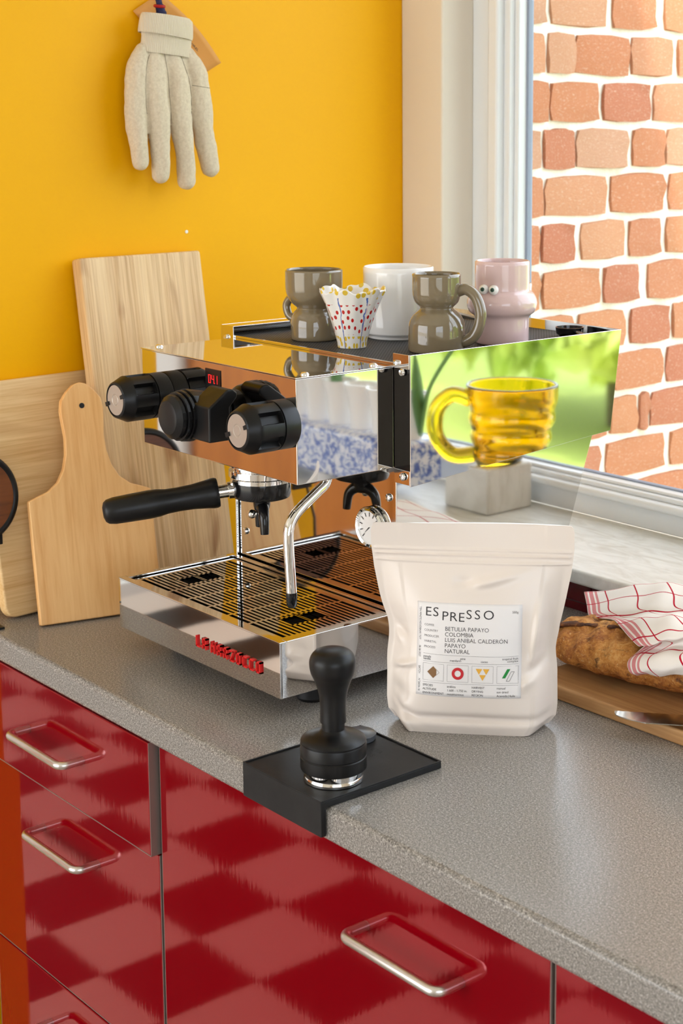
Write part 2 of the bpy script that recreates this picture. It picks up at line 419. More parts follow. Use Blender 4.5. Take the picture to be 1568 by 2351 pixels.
# window: outer frame, sash with stepped profile, gasket, glass pane
win = struct('window_1', G().box(WX0, WX0+.048, .843, .91, .965, WZ1).box(WX1-.048, WX1, .843, .91, .965, WZ1).box(WX0+.048, WX1-.048, .843, .91, .965, .997).box(WX0+.048, WX1-.048, .843, .91, WZ1-.048, WZ1), M_frame, bevel=.002)
def ring(x0, x1, z0, z1, wd, y0, y1):
    return G().box(x0, x0+wd, y0, y1, z0, z1).box(x1-wd, x1, y0, y1, z0, z1).box(x0+wd, x1-wd, y0, y1, z0, z0+wd*.55).box(x0+wd, x1-wd, y0, y1, z1-wd, z1)
SM = 1.50
def sash_part(nm, ins, wd, y0, y1, m, bev=.003):
    x0, x1, z0, z1 = WX0+.05+ins, SM-ins, 1.0+ins*.55, WZ1-.05-ins
    return obj(nm, ring(x0, x1, z0, z1, wd, y0, y1), m, win, bevel=bev), obj(nm, ring(SM+.05+ins, WX1-.05-ins, z0, z1, wd, y0, y1), m, win, bevel=bev)
sash_part('sash', -.007, .024, .832, .886, M_frame, .006)
sash_part('sash_bead', .016, .014, .846, .886, M_frame, .003)
sash_part('glazing_bead', .029, .010, .856, .886, M_frame, .003)
sash_part('gasket', .038, .005, .873, .884, M_gasket, .001)
obj('mullion', G().box(SM, SM+.05, .85, .91, .997, WZ1-.048), M_frame, win, bevel=.003)
for x0, x1 in ((WX0+.09, SM-.04), (SM+.09, WX1-.09)):
    obj('pane', G().box(x0, x1, .876, .880, 1.018, WZ1-.09), M_glass, win)

# ------------------------------------------------------------------ outside: brick wing, lawn, shrubs
bw = struct('wall_outside', G().box(-.45, -.012, .932, 3.6, -.2, 3.4), M_mortar)
def brick_mesh(k):
    rr = random.Random(k); bm = bmesh.new()
    bmesh.ops.create_cube(bm, size=1); bmesh.ops.subdivide_edges(bm, edges=bm.edges[:], cuts=2, use_grid_fill=True)
    for v in bm.verts:
        c = v.co; e = (abs(c.y) > .4)+(abs(c.z) > .4)
        if abs(c.y) > .4: c.y *= 1-.05*rr.random()-(.05 if e == 2 else 0)
        if abs(c.z) > .4: c.z *= 1-.10*rr.random()-(.06 if e == 2 else 0)
        if c.x > .4: c.x -= (.22*rr.random() if e else .10*rr.random())
        c.y += .025*(rr.random()-.5); c.z += .03*(rr.random()-.5)
    me = bpy.data.meshes.new('brick'); bm.to_mesh(me); bm.free(); me.materials.append(M_brick)
    me.polygons.foreach_set('use_smooth', [True]*len(me.polygons))
    me.set_sharp_from_angle(angle=math.radians(50)); return me
BM = [brick_mesh(k) for k in range(10)]
def brick(y0, y1, z0, z1):
    o = bpy.data.objects.new('brick', random.choice(BM)); COL.objects.link(o)
    o.location = (-.0185, (y0+y1)/2, (z0+z1)/2); o.scale = (.03+.006*random.random(), (y1-y0), (z1-z0)); o.rotation_euler = (random.uniform(-.025, .025), 0, 0); o.parent = bw
rows = [[(1265, 1390), (1402, 1505), (1525, 1640)], [(1262, 1317), (1320, 1440), (1447, 1548), (1560, 1660)], [(1200, 1260), (1267, 1375), (1384, 1492), (1503, 1610)],
        [(1255, 1320), (1325, 1442), (1455, 1530), (1536, 1640)], [(1190, 1252), (1258, 1392), (1404, 1535), (1546, 1650)], [(1252, 1320), (1338, 1440), (1450, 1528), (1540, 1640)],
        [(1190, 1246), (1254, 1380), (1392, 1475), (1497, 1600)], [(1190, 1240), (1246, 1322), (1335, 1440), (1457, 1550), (1562, 1660)],
        [(1200, 1300), (1315, 1408), (1420, 1535), (1550, 1640)], [(1230, 1330), (1345, 1400), (1412, 1475), (1484, 1504), (1511, 1640)],
        [(1240, 1390), (1403, 1550), (1562, 1660)], [(1200, 1330), (1345, 1465), (1480, 1625)], [(1230, 1350), (1362, 1480), (1493, 1600)], [(1200, 1320), (1334, 1450), (1463, 1590)]]
def py2y(p): return 1.0643+(p-1215)*.001136
for i, row in enumerate(rows):
    zc = 1.748-.0815*(i-.0)-.005
    if row[0][0] > 1225: row = [(1150, row[0][0]-9)]+row
    for a, b in row: brick(py2y(a)-.002, py2y(b)+.002, zc-.036, zc+.036)
    y = py2y(row[-1][1])+.014
    while y < 2.3:
        L = random.choice([.12, .125, .13, .22]); brick(y, y+L, zc-.035, zc+.035); y += L+.013
for i in list(range(-7, 0))+[14, 15, 16]:
    zc = 1.743-.0815*i; y = 1.01+random.random()*.05
    while y < 2.0:
        L = random.choice([.12, .125, .13, .22]); brick(y, y+L, zc-.035, zc+.035); y += L+.013
struct('ground', G().box(-20, 30, -20, 40, -.4, -.07), mat('neutral_ground', srgb(196, 192, 180), .9))  # unseen ground, made pale and neutral to cut green bounce light indoors
struct('lawn', G().box(-.4, 30, 3.2, 40, -.07, -.05), M_grass)
def leafy(name, label, loc, sc_, nleaf, seed):
    rr = random.Random(seed); t = thing(name, label, 'shrub', loc, group='shrubs in the garden')
    obj('trunk', G().tube([(0, 0, 0), (.05, .02, .5*sc_[2]), (.02, -.03, 1.0*sc_[2])], [.07, .05, .03], 8), M_bark, t, local=True)
    g = G()
    for _ in range(nleaf):
        a = rr.uniform(0, 2*PI); ph = math.acos(rr.uniform(-.6, 1)); r = rr.uniform(.65, 1)
        p = Vector((sc_[0]*r*math.sin(ph)*math.cos(a), sc_[1]*r*math.sin(ph)*math.sin(a), sc_[2]*(.95+.8*r*math.cos(ph))))
        q = Euler((rr.uniform(0, 6), rr.uniform(0, 6), rr.uniform(0, 6))).to_matrix(); s = rr.uniform(.08, .17)
        g.add([p+q@Vector(v) for v in ((-s, 0, 0), (0, -s*.45, .02), (s, 0, 0), (0, s*.45, .02))], [(0, 1, 2, 3)])
    o = obj('foliage', g, M_leaf, t, local=True, smooth=False); o['kind'] = 'stuff'
leafy('garden_shrub', 'tall pale green garden shrub outside the window', (2.1, 4.6, -.05), (1.0, .9, .85), 3200, 1)
leafy('garden_shrub', 'broad yellow green garden shrub beside the lawn', (4.9, 5.4, -.05), (1.5, 1.0, .80), 3600, 2)
leafy('garden_shrub', 'large rounded shrub at the far end of the lawn', (8.6, 6.4, -.05), (1.9, 1.4, 1.5), 3200, 3)

# ------------------------------------------------------------------ worktop and cabinets
ct = obj('worktop', G().box(.001, 3.55, .0, .644, .865, .9), M_counter, bevel=.007, seg=4)
tag(ct, 'speckled grey laminate worktop running under the window', 'worktop')
def handle(x0, x1, z, yf, parent):
    d = .030; r = .010; pts = [(x0, yf, z), (x0, yf-d+r, z)]
    for k in range(1, 6):
        a = k/6*PI/2; pts.append((x0+r-r*math.cos(a), yf-d+r-r*math.sin(a), z))
    pts += [(x0+r, yf-d, z), (x1-r, yf-d, z)]
    for k in range(1, 6):
        a = k/6*PI/2; pts.append((x1-r+r*math.sin(a), yf-d+r-r*math.cos(a), z))
    pts += [(x1, yf-d+r, z), (x1, yf, z)]
    return obj('handle', G().tube(pts, .0050, 16), M_brush, parent)
def cabinet(label, x0, x1, fronts, grp):
    t = thing('drawer_cabinet', label, 'cabinet', ((x0+x1)/2, .3, 0), group=grp)
    obj('carcass', G().box(x0+.003, x1-.003, .034, .62, .1, .864), M_carc, t)
    obj('plinth', G().box(x0+.003, x1-.003, .07, .6, 0, .1), M_carc, t)
    for z0, z1, pull, hx in fronts:
        d = obj('drawer_front', G().box(x0+.0022, x1-.0022, .013-pull, .031-pull, z0, z1), M_redgloss, t, bevel=.0012)
        g = G()
        for e in (x0+.0012, x1-.0022): g.box(e, e+.0010, .0135-pull, .031-pull, z0, z1)
        g.box(x0+.002, x1-.002, .0135-pull, .031-pull, z0-.001, z0)
        obj('edge_strip', g, M_edge, d)
        if pull: obj('drawer_box', G().box(x0+.02, x1-.02, .031-pull, .034, z0+.015, z1-.02), M_brush, t)
        if hx: handle(hx[0], hx[1], hx[2], .013-pull, d)
    return t
cabinet('narrow red drawer cabinet nearest the yellow wall, its top drawer slightly open', .052, .479,
        [(.7305, .864, .011, (.192, .327, .797)), (.466, .7275, 0, (.201, .336, .666)), (.11, .463, 0, (.201, .336, .400))], 'red lacquered base cabinets')
cabinet('wide red drawer cabinet below the tamping mat', .481, 1.094, [(.5, .864, 0, (.849, .983, .793)), (.11, .497, 0, (.849, .983, .42))], 'red lacquered base cabinets')
cabinet('red cabinet right of the wide one, at the lower right corner', 1.096, 1.709, [(.5, .864, 0, (1.46, 1.6, .793)), (.11, .497, 0, (1.46, 1.6, .42))], 'red lacquered base cabinets')
t = thing('sliding_wardrobe', 'orange brown wooden sliding wardrobe doors across the room', 'wardrobe', (-2.66, -2.4, 0))
for k, (y0, y1) in enumerate(((-3.05, -2.44), (-2.43, -1.83))):
    d = obj('door', G().box(-2.695, -2.655, y0, y1, .02, 2.3), M_cupb, t, bevel=.006)
    obj('knob', G().lathe([(.006, 0), (.006, .012), (.014, .016), (.012, .026), (.001, .028)], (-2.655, y0+.06, 1.1), (1, 0, 0), 16), M_brush, d)

# ------------------------------------------------------------------ espresso machine
MX = .43
m_ = thing('espresso_machine', 'mirror polished steel espresso machine with two black knobs and a drip tray', 'coffee machine', (MX, .3, .9))
# drip tray
g = G(); X0, X1, Y0, Y1, Z0, Z1 = .260, .5995, .097, .268, .926, .989
g.box(X0, X1, Y0, Y0+.002, Z0, Z1); g.box(X0, X0+.002, Y0+.002, Y1, Z0, Z1); g.box(X1-.002, X1, Y0+.002, Y1, Z0, Z1); g.box(X0+.002, X1-.002, Y0+.002, Y1, Z0, Z0+.002)
g.box(X0+.002, X1-.002, Y1-.002, Y1, Z0+.002, Z1)
tray = obj('drip_tray', g, M_chrome, m_, bevel=.0008)
g = G(); r = .009
g.box(X0, X1, Y0-.0005, Y0+r, Z1-.001, Z1+.0012); g.box(X0, X0+r, Y0+r, Y1, Z1-.001, Z1+.0012); g.box(X1-r, X1, Y0+r, Y1, Z1-.001, Z1+.0012); g.box(X0+r, X1-r, Y1-.006, Y1, Z1-.001, Z1+.0012)
obj('tray_rim', g, M_chrome, tray, bevel=.0006)
obj('tray_liner', G().box(X0+.003, X1-.003, Y0+.003, Y1-.003, .945, .947), M_dark, tray)
# slotted grate
g = G(); gx0, gx1, gy0, gy1 = X0+.008, X1-.008, Y0+.008, Y1-.006; gz0, gz1 = .9845, .9872
g.box(gx0, gx1, gy0, gy0+.011, gz0, gz1); g.box(gx0, gx1, gy1-.013, gy1, gz0, gz1)
g.box(gx0, gx0+.013, gy0+.011, gy1-.013, gz0, gz1); g.box(gx1-.013, gx1, gy0+.011, gy1-.013, gz0, gz1)
ys, ye = gy0+.011, gy1-.013; nb = 19; pit = (ye-ys)/nb
xs, xe = gx0+.013, gx1-.013
holes = [(xs+.030, xs+.054, ys+.035, ys+.058), (xs+.030, xs+.054, ys+.062, ys+.085), (xe-.054, xe-.030, ys+.035, ys+.058), (xe-.054, xe-.030, ys+.062, ys+.085)]
for k in range(nb-1):
    yb = ys+pit*(k+1)-.0018; yt = yb+.0036
    segs = [(xs, xe)]
    for hx0, hx1, hy0, hy1 in holes:
        if yt > hy0 and yb < hy1:
            segs = [q for (a, b) in segs for q in (((a, hx0), (hx1, b)) if a < hx0 and b > hx1 else ((a, b),))]
    for a, b in segs: g.box(a, b, yb, yt, gz0, gz1)
cross = [xs+(xe-xs)*q for q in (.22, .36, .5, .64, .78)]
for cx in cross: g.box(cx-.0018, cx+.0018, ys, ye, gz0+.0001, gz1-.0001)
for hx0, hx1, hy0, hy1 in holes:
    b = .003
    g.box(hx0-b, hx1+b, hy0-b, hy0, gz0, gz1); g.box(hx0-b, hx1+b, hy1, hy1+b, gz0, gz1); g.box(hx0-b, hx0, hy0, hy1, gz0, gz1); g.box(hx1, hx1+b, hy0, hy1, gz0, gz1)
obj('drip_grate', g, M_chrome, tray, smooth=False)
# red lettering on the tray front: squared letters drawn as strokes on a 4 x 6 cell
STR = {'L': [[(0, 6), (0, 0), (3, 0)]], 'A': [[(0, 0), (0, 6), (3, 6), (3, 0)], [(0, 2.6), (3, 2.6)]], 'M': [[(0, 0), (0, 6), (1.5, 3), (3, 6), (3, 0)]],
       'R': [[(0, 0), (0, 6), (3, 6), (3, 3), (0, 3)], [(1.3, 3), (3, 0)]], 'Z': [[(0, 6), (3, 6), (0, 0), (3, 0)]],
       'O': [[(0, 0), (0, 6), (3, 6), (3, 0), (0, 0)]], 'C': [[(3, 6), (0, 6), (0, 0), (3, 0)]]}
lx = .4370; lz = .9470; u = .0022; uz = .0019
for ch in 'LA MARZOCCO':
    if ch == ' ': lx += .0050; continue
    g = G()
    for pl in STR[ch]:
        for (a, b), (c, d) in zip(pl, pl[1:]):
            p = Vector((lx+a*u, 0, lz+b*uz)); q = Vector((lx+c*u, 0, lz+d*uz)); dr = (q-p).normalized(); nn = Vector((-dr.z, 0, dr.x))*.00085
            p = p-dr*.00085; q = q+dr*.00085; y0, y1 = Y0-.0025, Y0+.0005
            vs = [p+nn, p-nn, q-nn, q+nn]
            g.add([(v.x, y0, v.z) for v in vs]+[(v.x, y1, v.z) for v in vs], [(0, 1, 2, 3), (7, 6, 5, 4), (0, 4, 5, 1), (1, 5, 6, 2), (2, 6, 7, 3), (3, 7, 4, 0)])
    obj('raised_letter', g, M_red, tray, smooth=False)
    lx += 3*u+.0062
for x in (.30, .56):
    for y in (.17, .47): obj('foot', G().lathe([(.017, 0), (.020, .004), (.018, .026)], (x, y, .9), seg=24), M_rubber, m_)
# lower body with mirror back panel and tapering side panels
obj('lower_body', G().prism([(.272, .93), (.505, .93), (.588, 1.15), (.272, 1.15)], 'x', .272, .588), M_chrome, m_, bevel=.001)
for x0, x1 in ((.2675, .270), (.590, .5925)):
    obj('side_panel', G().prism([(.268, .928), (.512, .928), (.596, 1.162), (.268, 1.142)], 'x', x0, x1), M_chrome, m_, bevel=.0008)
obj('base_plate', G().box(.268, .592, .27, .50, .920, .928), M_chrome, m_, bevel=.002)
for x, z in ((.2855, 1.024), (.575, 1.120)):
    obj('panel_screw', G().lathe([(.0046, 0), (.0046, .001), (.0036, .0024), (.0012, .0030)], (x, .2715, z), (0, -1, 0), 18), M_chrome2, m_)
# gauge
gx, gz = .546, 1.080
gr = obj('pressure_gauge', G().lathe([(.0235, 0), (.0245, .002), (.0245, .006), (.0225, .0085), (.0200, .0075), (.0200, .005)], (gx, .2715, gz), (0, -1, 0), 40, cap=False), M_chrome2, m_)
obj('gauge_face', G().lathe([(.0001, 0), (.0202, 0), (.0202, .001), (.0001, .001)], (gx, .2675, gz), (0, -1, 0), 40, cap=False), M_porc, gr)
g = G()
for k in range(11):
    a = math.radians(225-27*k); c, s = math.cos(a), math.sin(a)
    g.add([(gx+c*r1-s*w_, .2658, gz+s*r1+c*w_) for r1, w_ in ((.013, -.0005), (.013, .0005), (.018, .0005), (.018, -.0005))], [(0, 1, 2, 3)])
g.add([(gx-.001, .2656, gz), (gx+.001, .2656, gz), (gx-.010, .2656, gz-.009)], [(0, 1, 2)])
obj('gauge_marks', g, M_ink, gr)
# upper front body
BX0, BX1, BY0, BY1, BZ0, BZ1 = .272, .588, .132, .2685, 1.157, 1.274
ub = obj('front_body', G().box(BX0, BX1, BY0, BY1, BZ0, BZ1), M_chrome, m_, bevel=.0012)
obj('top_lid', G().box(BX0-.0005, BX1+.0008, BY0-.0012, BY1-.001, BZ1, BZ1+.0014), M_chrome, m_, bevel=.0005)
for x, y in ((.282, .151), (.577, .152), (.575, .250)):
    obj('lid_screw', G().lathe([(.0048, 0), (.0048, .0012), (.0036, .0028), (.0012, .0034)], (x, y, BZ1+.0014), seg=18), M_chrome2, m_)
# rear body with cup tray
VX0, VX1, VY = .2425, .6175, .2683
for x0, x1 in ((VX0, VX0+.0015), (VX1-.0015, VX1)):
    obj('wing_panel', G().prism([(VY, 1.1396), (.5993, 1.1629), (.6163, 1.2895), (VY, 1.2898)], 'x', x0, x1), M_chrome, m_, bevel=.0005)
obj('rear_body', G().prism([(.2695, 1.150), (.594, 1.164), (.609, 1.270), (.2695, 1.270)], 'x', BX0, BX1), M_chrome, m_)
obj('rear_sheet', G().prism([(.5975, 1.163), (.5993, 1.163), (.6163, 1.2895), (.6145, 1.2895)], 'x', VX0+.0015, VX1-.0015), M_chrome, m_)
for x0, x1 in ((VX0+.0015, BX0-.001), (BX1+.001, VX1-.0015)):
    obj('wing_front', G().box(x0, x1, VY+.0004, VY+.003, 1.158, 1.2735), M_blackg, m_)
    obj('wing_flange', G().box(x0, x1, VY-.0003, VY+.0022, 1.141, 1.1575), M_chrome, m_, bevel=.0004)
    tb = obj('rail_tab', G().box(x0 if x0 < .3 else x0-.0005, x1+.0013 if x0 < .3 else x1, VY-.0012, VY+.0004, 1.260 if x0 < .3 else 1.2735, 1.2898), M_chrome, m_, bevel=.0004)
    xm = (x0+x1)/2
    for zz in ((1.2695, 1.150) if x0 > .3 else (1.2745,)):
        obj('flange_screw', G().lathe([(.0045, 0), (.0045, .0012), (.0034, .0028), (.001, .0034)], (xm+(.003 if x0 > .3 else 0), VY-.0012, zz), (0, -1, 0), 18), M_chrome2, m_)
obj('cup_tray', G().box(VX0+.0015, VX1-.0015, VY+.004, .613, 1.2735, 1.2748), M_chrome, m_)
obj('tray_lip', G().box(BX0, BX1, VY+.0005, VY+.004, 1.2735, 1.2785), M_chrome, m_, bevel=.0006)
obj('side_rail', G().box(VX0+.0015, VX0+.027, VY+.001, .612, 1.2860, 1.2895), M_chrome, m_, bevel=.0006)
obj('rubber_mat', G().box(VX0+.004, VX1-.004, VY+.0055, .611, 1.2748, 1.2775), M_mesh, m_)
# display with red digits
ds = obj('display', G().box(.4128, .4438, BY0-.0008, BY0+.001, 1.2420, 1.2665), M_blackg, m_)
SEG = {'0': 'abcdef', '4': 'bcfg', '1': 'bc'}
g = G(); dx = .4195; w7, h7, t7 = .0046, .0046, .0006
def bar(x0, x1, z0, z1): g.box(x0, x1, BY0-.0012, BY0-.0007, z0, z1)
for ch in '04.1':
    zb = 1.2500
    if ch == '.': bar(dx-.0016, dx-.0006, zb, zb+.001); continue
    for sgm in SEG[ch]:
        if sgm == 'a': bar(dx, dx+w7, zb+2*h7, zb+2*h7+t7)
        if sgm == 'g': bar(dx, dx+w7, zb+h7, zb+h7+t7)
        if sgm == 'd': bar(dx, dx+w7, zb, zb+t7)
        if sgm == 'f': bar(dx, dx+t7, zb+h7, zb+2*h7+t7)
        if sgm == 'e': bar(dx, dx+t7, zb, zb+h7+t7)
        if sgm == 'b': bar(dx+w7-t7, dx+w7, zb+h7, zb+2*h7+t7)
        if sgm == 'c': bar(dx+w7-t7, dx+w7, zb, zb+h7+t7)
    dx += .0068
obj('digits', g, M_led, ds, smooth=False)
# steam and water knobs: fluted barrel, chamfered front, metal disc
def knob(x, z):
    R = .0275; L = .066; seg = 120
    def wob(a, r, zz):
        s = (a/(2*PI)*6) % 1.0
        if .014 < zz < L-.0165 and r > .02:
            d = abs(s-.5)
            if d < .20: return r-.0062, zz
            if d < .25: return r-.0062*(.25-d)/.05, zz
        return r, zz
    prof = [(.0225, 0), (.0265, .0003), (.0272, .002), (.0272, .020), (.0258, .0205), (.0258, .022), (R, .0225), (R, .024), (R, .0245), (R, .047), (R, .0485), (R, .052), (R-.0015, .055), (R-.006, L-.001), (R-.0075, L), (.0193, L), (.0188, L-.0015), (.0001, L-.0015)]
    k = obj('knob', G().lathe(prof, (x, BY0, z), (0, -1, 0), seg, cap=False, wob=lambda a, r, zz: wob(a, r, zz) if zz > .0235 else (r, zz)), M_black, m_, angle=28)
    d = obj('knob_disc', G().lathe([(.0001, 0), (.0180, 0), (.0180, .0012), (.0075, .0012), (.0070, .0008), (.0058, .0008), (.0053, .0012), (.0001, .0012)], (x, BY0-L+.0017, z), (0, -1, 0), 48, cap=False), M_kdisc, k, smooth=False)
    for a0 in (20, 200):
        g = G(); a = math.radians(a0); c, s = math.cos(a), math.sin(a)
        g.add([(x+c*r1-s*w_, BY0-L-yy, z+s*r1+c*w_) for yy in (.0012, -.0018) for r1, w_ in ((.0145, -.0022), (.0145, .0022), (.0215, .0026), (.0215, -.0026))],
              [(0, 1, 2, 3), (7, 6, 5, 4), (0, 4, 5, 1), (1, 5, 6, 2), (2, 6, 7, 3), (3, 7, 4, 0)])
        obj('knob_pointer', g, M_black, k, smooth=False)
knob(.3182, 1.2235); knob(.5744-.004, 1.2235)
# brew paddle: ribbed hub and angular lever block
hub = obj('paddle_hub', G().lathe([(.020, 0), (.0225, .002), (.0225, .020), (.0260, .026), (.0285, .040), (.0300, .046), (.0300, .0495), (.0268, .0500), (.0268, .0520), (.0292, .0525), (.0292, .0560), (.0258, .0565), (.0258, .0582), (.0278, .0587), (.0278, .0620), (.0244, .0625), (.0244, .0640), (.0256, .0645), (.0250, .0685), (.0190, .0735), (.0150, .0745), (.001, .0748)],
          (.445, BY0, 1.221), (0, -1, 0), 20), M_black, m_, angle=16)
obj('paddle_lever', G().prism([(.079, 1.197), (.107, 1.197), (.107, 1.234), (.117, 1.245), (.117, 1.250), (.111, 1.2545), (.104, 1.2545), (.079, 1.236)], 'x', .460, .4985), M_black, m_, bevel=.0022, seg=3)
obj('paddle_stop', G().prism([(.0, .0), (.007, .0), (.007, .022), (.0, .022)], 'x', 0, .004), M_black, m_, bevel=.001).location += Vector((.418, .070, 1.214))
# group head, probe
GX, GY = .43, .1956
obj('group_head', G().lathe([(.030, 1.158), (.037, 1.156), (.038, 1.150), (.038, 1.146), (.0345, 1.145), (.0345, 1.142), (.0385, 1.141), (.0385, 1.134), (.0365, 1.132), (.0365, 1.130), (.020, 1.129)], (GX, GY, 0), seg=56), M_chrome2, m_)
obj('outlet_nozzle', G().lathe([(.013, 1.158), (.0135, 1.147), (.0125, 1.1455), (.009, 1.145)], (.338, .178, 0), seg=32), M_chrome2, m_)
# portafilter
pf = obj('portafilter', G().lathe([(.030, 1.1305), (.0350, 1.1300), (.0355, 1.1285), (.0350, 1.112), (.0335, 1.108), (.026, 1.1055), (.010, 1.105)], (GX, GY, 0), seg=56), M_blackg, m_)
obj('portafilter_rim', G().lathe([(.0352, 1.1312), (.0368, 1.1305), (.0368, 1.1275), (.0352, 1.127)], (GX, GY, 0), seg=56, cap=False), M_chrome2, pf)
c0 = Vector((GX, GY, 1.1215)); he = Vector((.345, .030, 1.0985)); hd = (he-c0).normalized()
obj('neck', G().tube([c0+hd*.030, c0+hd*.040, c0+hd*.0405, c0+hd*.058], [.0105, .0100, .0080, .0075], 24), M_chrome2, pf)
L = (he-c0).length; P = lambda q: c0+hd*(.052+(L-.052)*q)
pr = [(0, .0060), (.0, .0170), (.02, .0180), (.05, .0180), (.10, .0168), (.22, .0148), (.35, .0142), (.45, .0146), (.52, .0162), (.60, .0168), (.75, .0164), (.9, .0158), (.96, .0142), (.985, .0115), (1.0, .006)]
obj('handle', G().tube([P(q) for q, _ in pr], [r for _, r in pr], 32), M_black, pf, angle=60)
sd = Vector((-hd.y, hd.x, 0)).normalized()
sp = Vector((GX, GY, 1.106))
gsp = G().tube([sp, sp+Vector((0, 0, -.010)), sp+Vector((0, 0, -.014))], [.011, .010, .009], 20)
for s in (-1, 1):
    pts = spline([sp+Vector((0, 0, -.010)), sp+sd*.009*s+Vector((0, 0, -.012)), sp+sd*.018*s+Vector((0, 0, -.021)), sp+sd*.021*s+Vector((0, 0, -.040))], 5)
    k = len(pts); gsp.tube(pts, [.0085-.0035*i/(k-1) for i in range(k)], 14)
obj('double_spout', gsp, M_blackg, pf)
obj('spout_screw', G().sphere(sp+hd*.012+Vector((0, 0, -.018)), .0055, 16, 10), M_chrome2, pf)
# steam wand
wp = spline([(.560, .196, 1.165), (.560, .192, 1.147), (.562, .176, 1.137), (.566, .146, 1.120), (.568, .134, 1.104), (.569, .133, 1.08), (.570, .134, 1.05), (.570, .135, 1.030)], 6)
wd = obj('steam_wand', G().tube(wp, .0060, 20), M_chrome2, m_)
obj('wand_tip', G().tube([(.570, .135, 1.033), (.570, .135, 1.030), (.570, .1352, 1.018), (.570, .1354, 1.0155)], [.0062, .0064, .0058, .004], 20), M_blackg, wd)

# ------------------------------------------------------------------ boards leaning on the yellow wall
def round_rect(w_, h_, r, n_=6, corners=(1, 1, 1, 1)):
    out = []
    for (cx, cy, a0, k) in ((w_-r, r, -90, 0), (w_-r, h_-r, 0, 1), (r, h_-r, 90, 2), (r, r, 180, 3)):
        if corners[k]:
            out += [(cx+r*math.cos(math.radians(a0+90*i/n_)), cy+r*math.sin(math.radians(a0+90*i/n_))) for i in range(n_+1)]
        else: out.append((w_ if k in (0, 1) else 0, h_ if k in (1, 2) else 0))
    return out
def lean_board(name, label, poly, thick, p0, yaw, lean, m, hole=None, bev=.003, cat='cutting board'):
    """poly in (along, up); board face looks to +X; p0 = front bottom start corner; yaw turns about Z; lean tips the top towards the wall"""
    g = G().prism([(a, b) for a, b in poly], 'x', -thick, 0)
    o = obj(name, g, m, bevel=bev)
    o.matrix_world = Matrix.Translation(Vector(p0)) @ Matrix.Rotation(yaw, 4, 'Z') @ Matrix.Rotation(-lean, 4, 'Y')
    return tag(o, label, cat)
lean_board('cutting_board', 'pale bamboo cutting board with rounded corners at the left edge', round_rect(.30, .312, .016), .017, (.075, .036, .9035), math.radians(4), math.radians(10.2), M_bam)
lean_board('cutting_board', 'tall thick wooden cutting board of narrow upright strips behind the machine', round_rect(.196, .468, .004), .024, (.104, .188, .9045), math.radians(1.5), math.radians(9.2), M_strip)
# paddle board outline with neck and hanging hole
half = [(.083, 0), (.083, .162), (.072, .1665), (.056, .172), (.042, .183), (.033, .199), (.028, .218), (.0265, .240), (.0285, .262), (.0295, .276), (.027, .290), (.019, .301), (.009, .310)]
poly = [(a, b) for a, b in half] + [(0, .3125)] + [(-a, b) for a, b in reversed(half)]
pb = lean_board('paddle_board', 'beech paddle board with a rounded handle standing before two taller boards', poly, .012, (.1460, .138, .9026), math.radians(-13), math.radians(14.0), M_beech, bev=.002)
h = obj('hanging_hole', G().lathe([(.0001, 0), (.0036, 0), (.0036, .0004), (.0001, .0004)], (0.0001, 0, .281), (1, 0, 0), 18, cap=False), M_dark); h.parent = pb
# round wooden board with a black rim, on a foot, at the very left
t = thing('round_trivet', 'round brown wooden trivet with a black rim at the left edge', 'trivet', (.085, .010, .9))
q = Matrix.Translation(Vector((.062, .0065, 1.068))) @ Matrix.Rotation(math.radians(4), 4, 'Z') @ Matrix.Rotation(math.radians(-6), 4, 'Y')
tor = [(.0550+.0055*math.cos(a), .0055*math.sin(a)) for a in [2*PI*k/14 for k in range(15)]]
obj('rim', xform(G().lathe(tor, (0, 0, 0), (1, 0, 0), 64, cap=False), q), M_black, t)
obj('disc', xform(G().lathe([(.0001, -.004), (.052, -.004), (.052, .004), (.0001, .004)], (0, 0, 0), (1, 0, 0), 64, cap=False), q), M_walnut, t)
obj('bracket', G().box(.064, .070, .002, .037, 1.004, 1.022), M_black, t, bevel=.001)
obj('stem', G().tube([(.067, .010, 1.008), (.085, .010, .96), (.088, .010, .902)], .0022, 10), M_black, t)
obj('stand_foot', G().box(.080, .100, .002, .020, .9, .903), M_black, t, bevel=.0005)

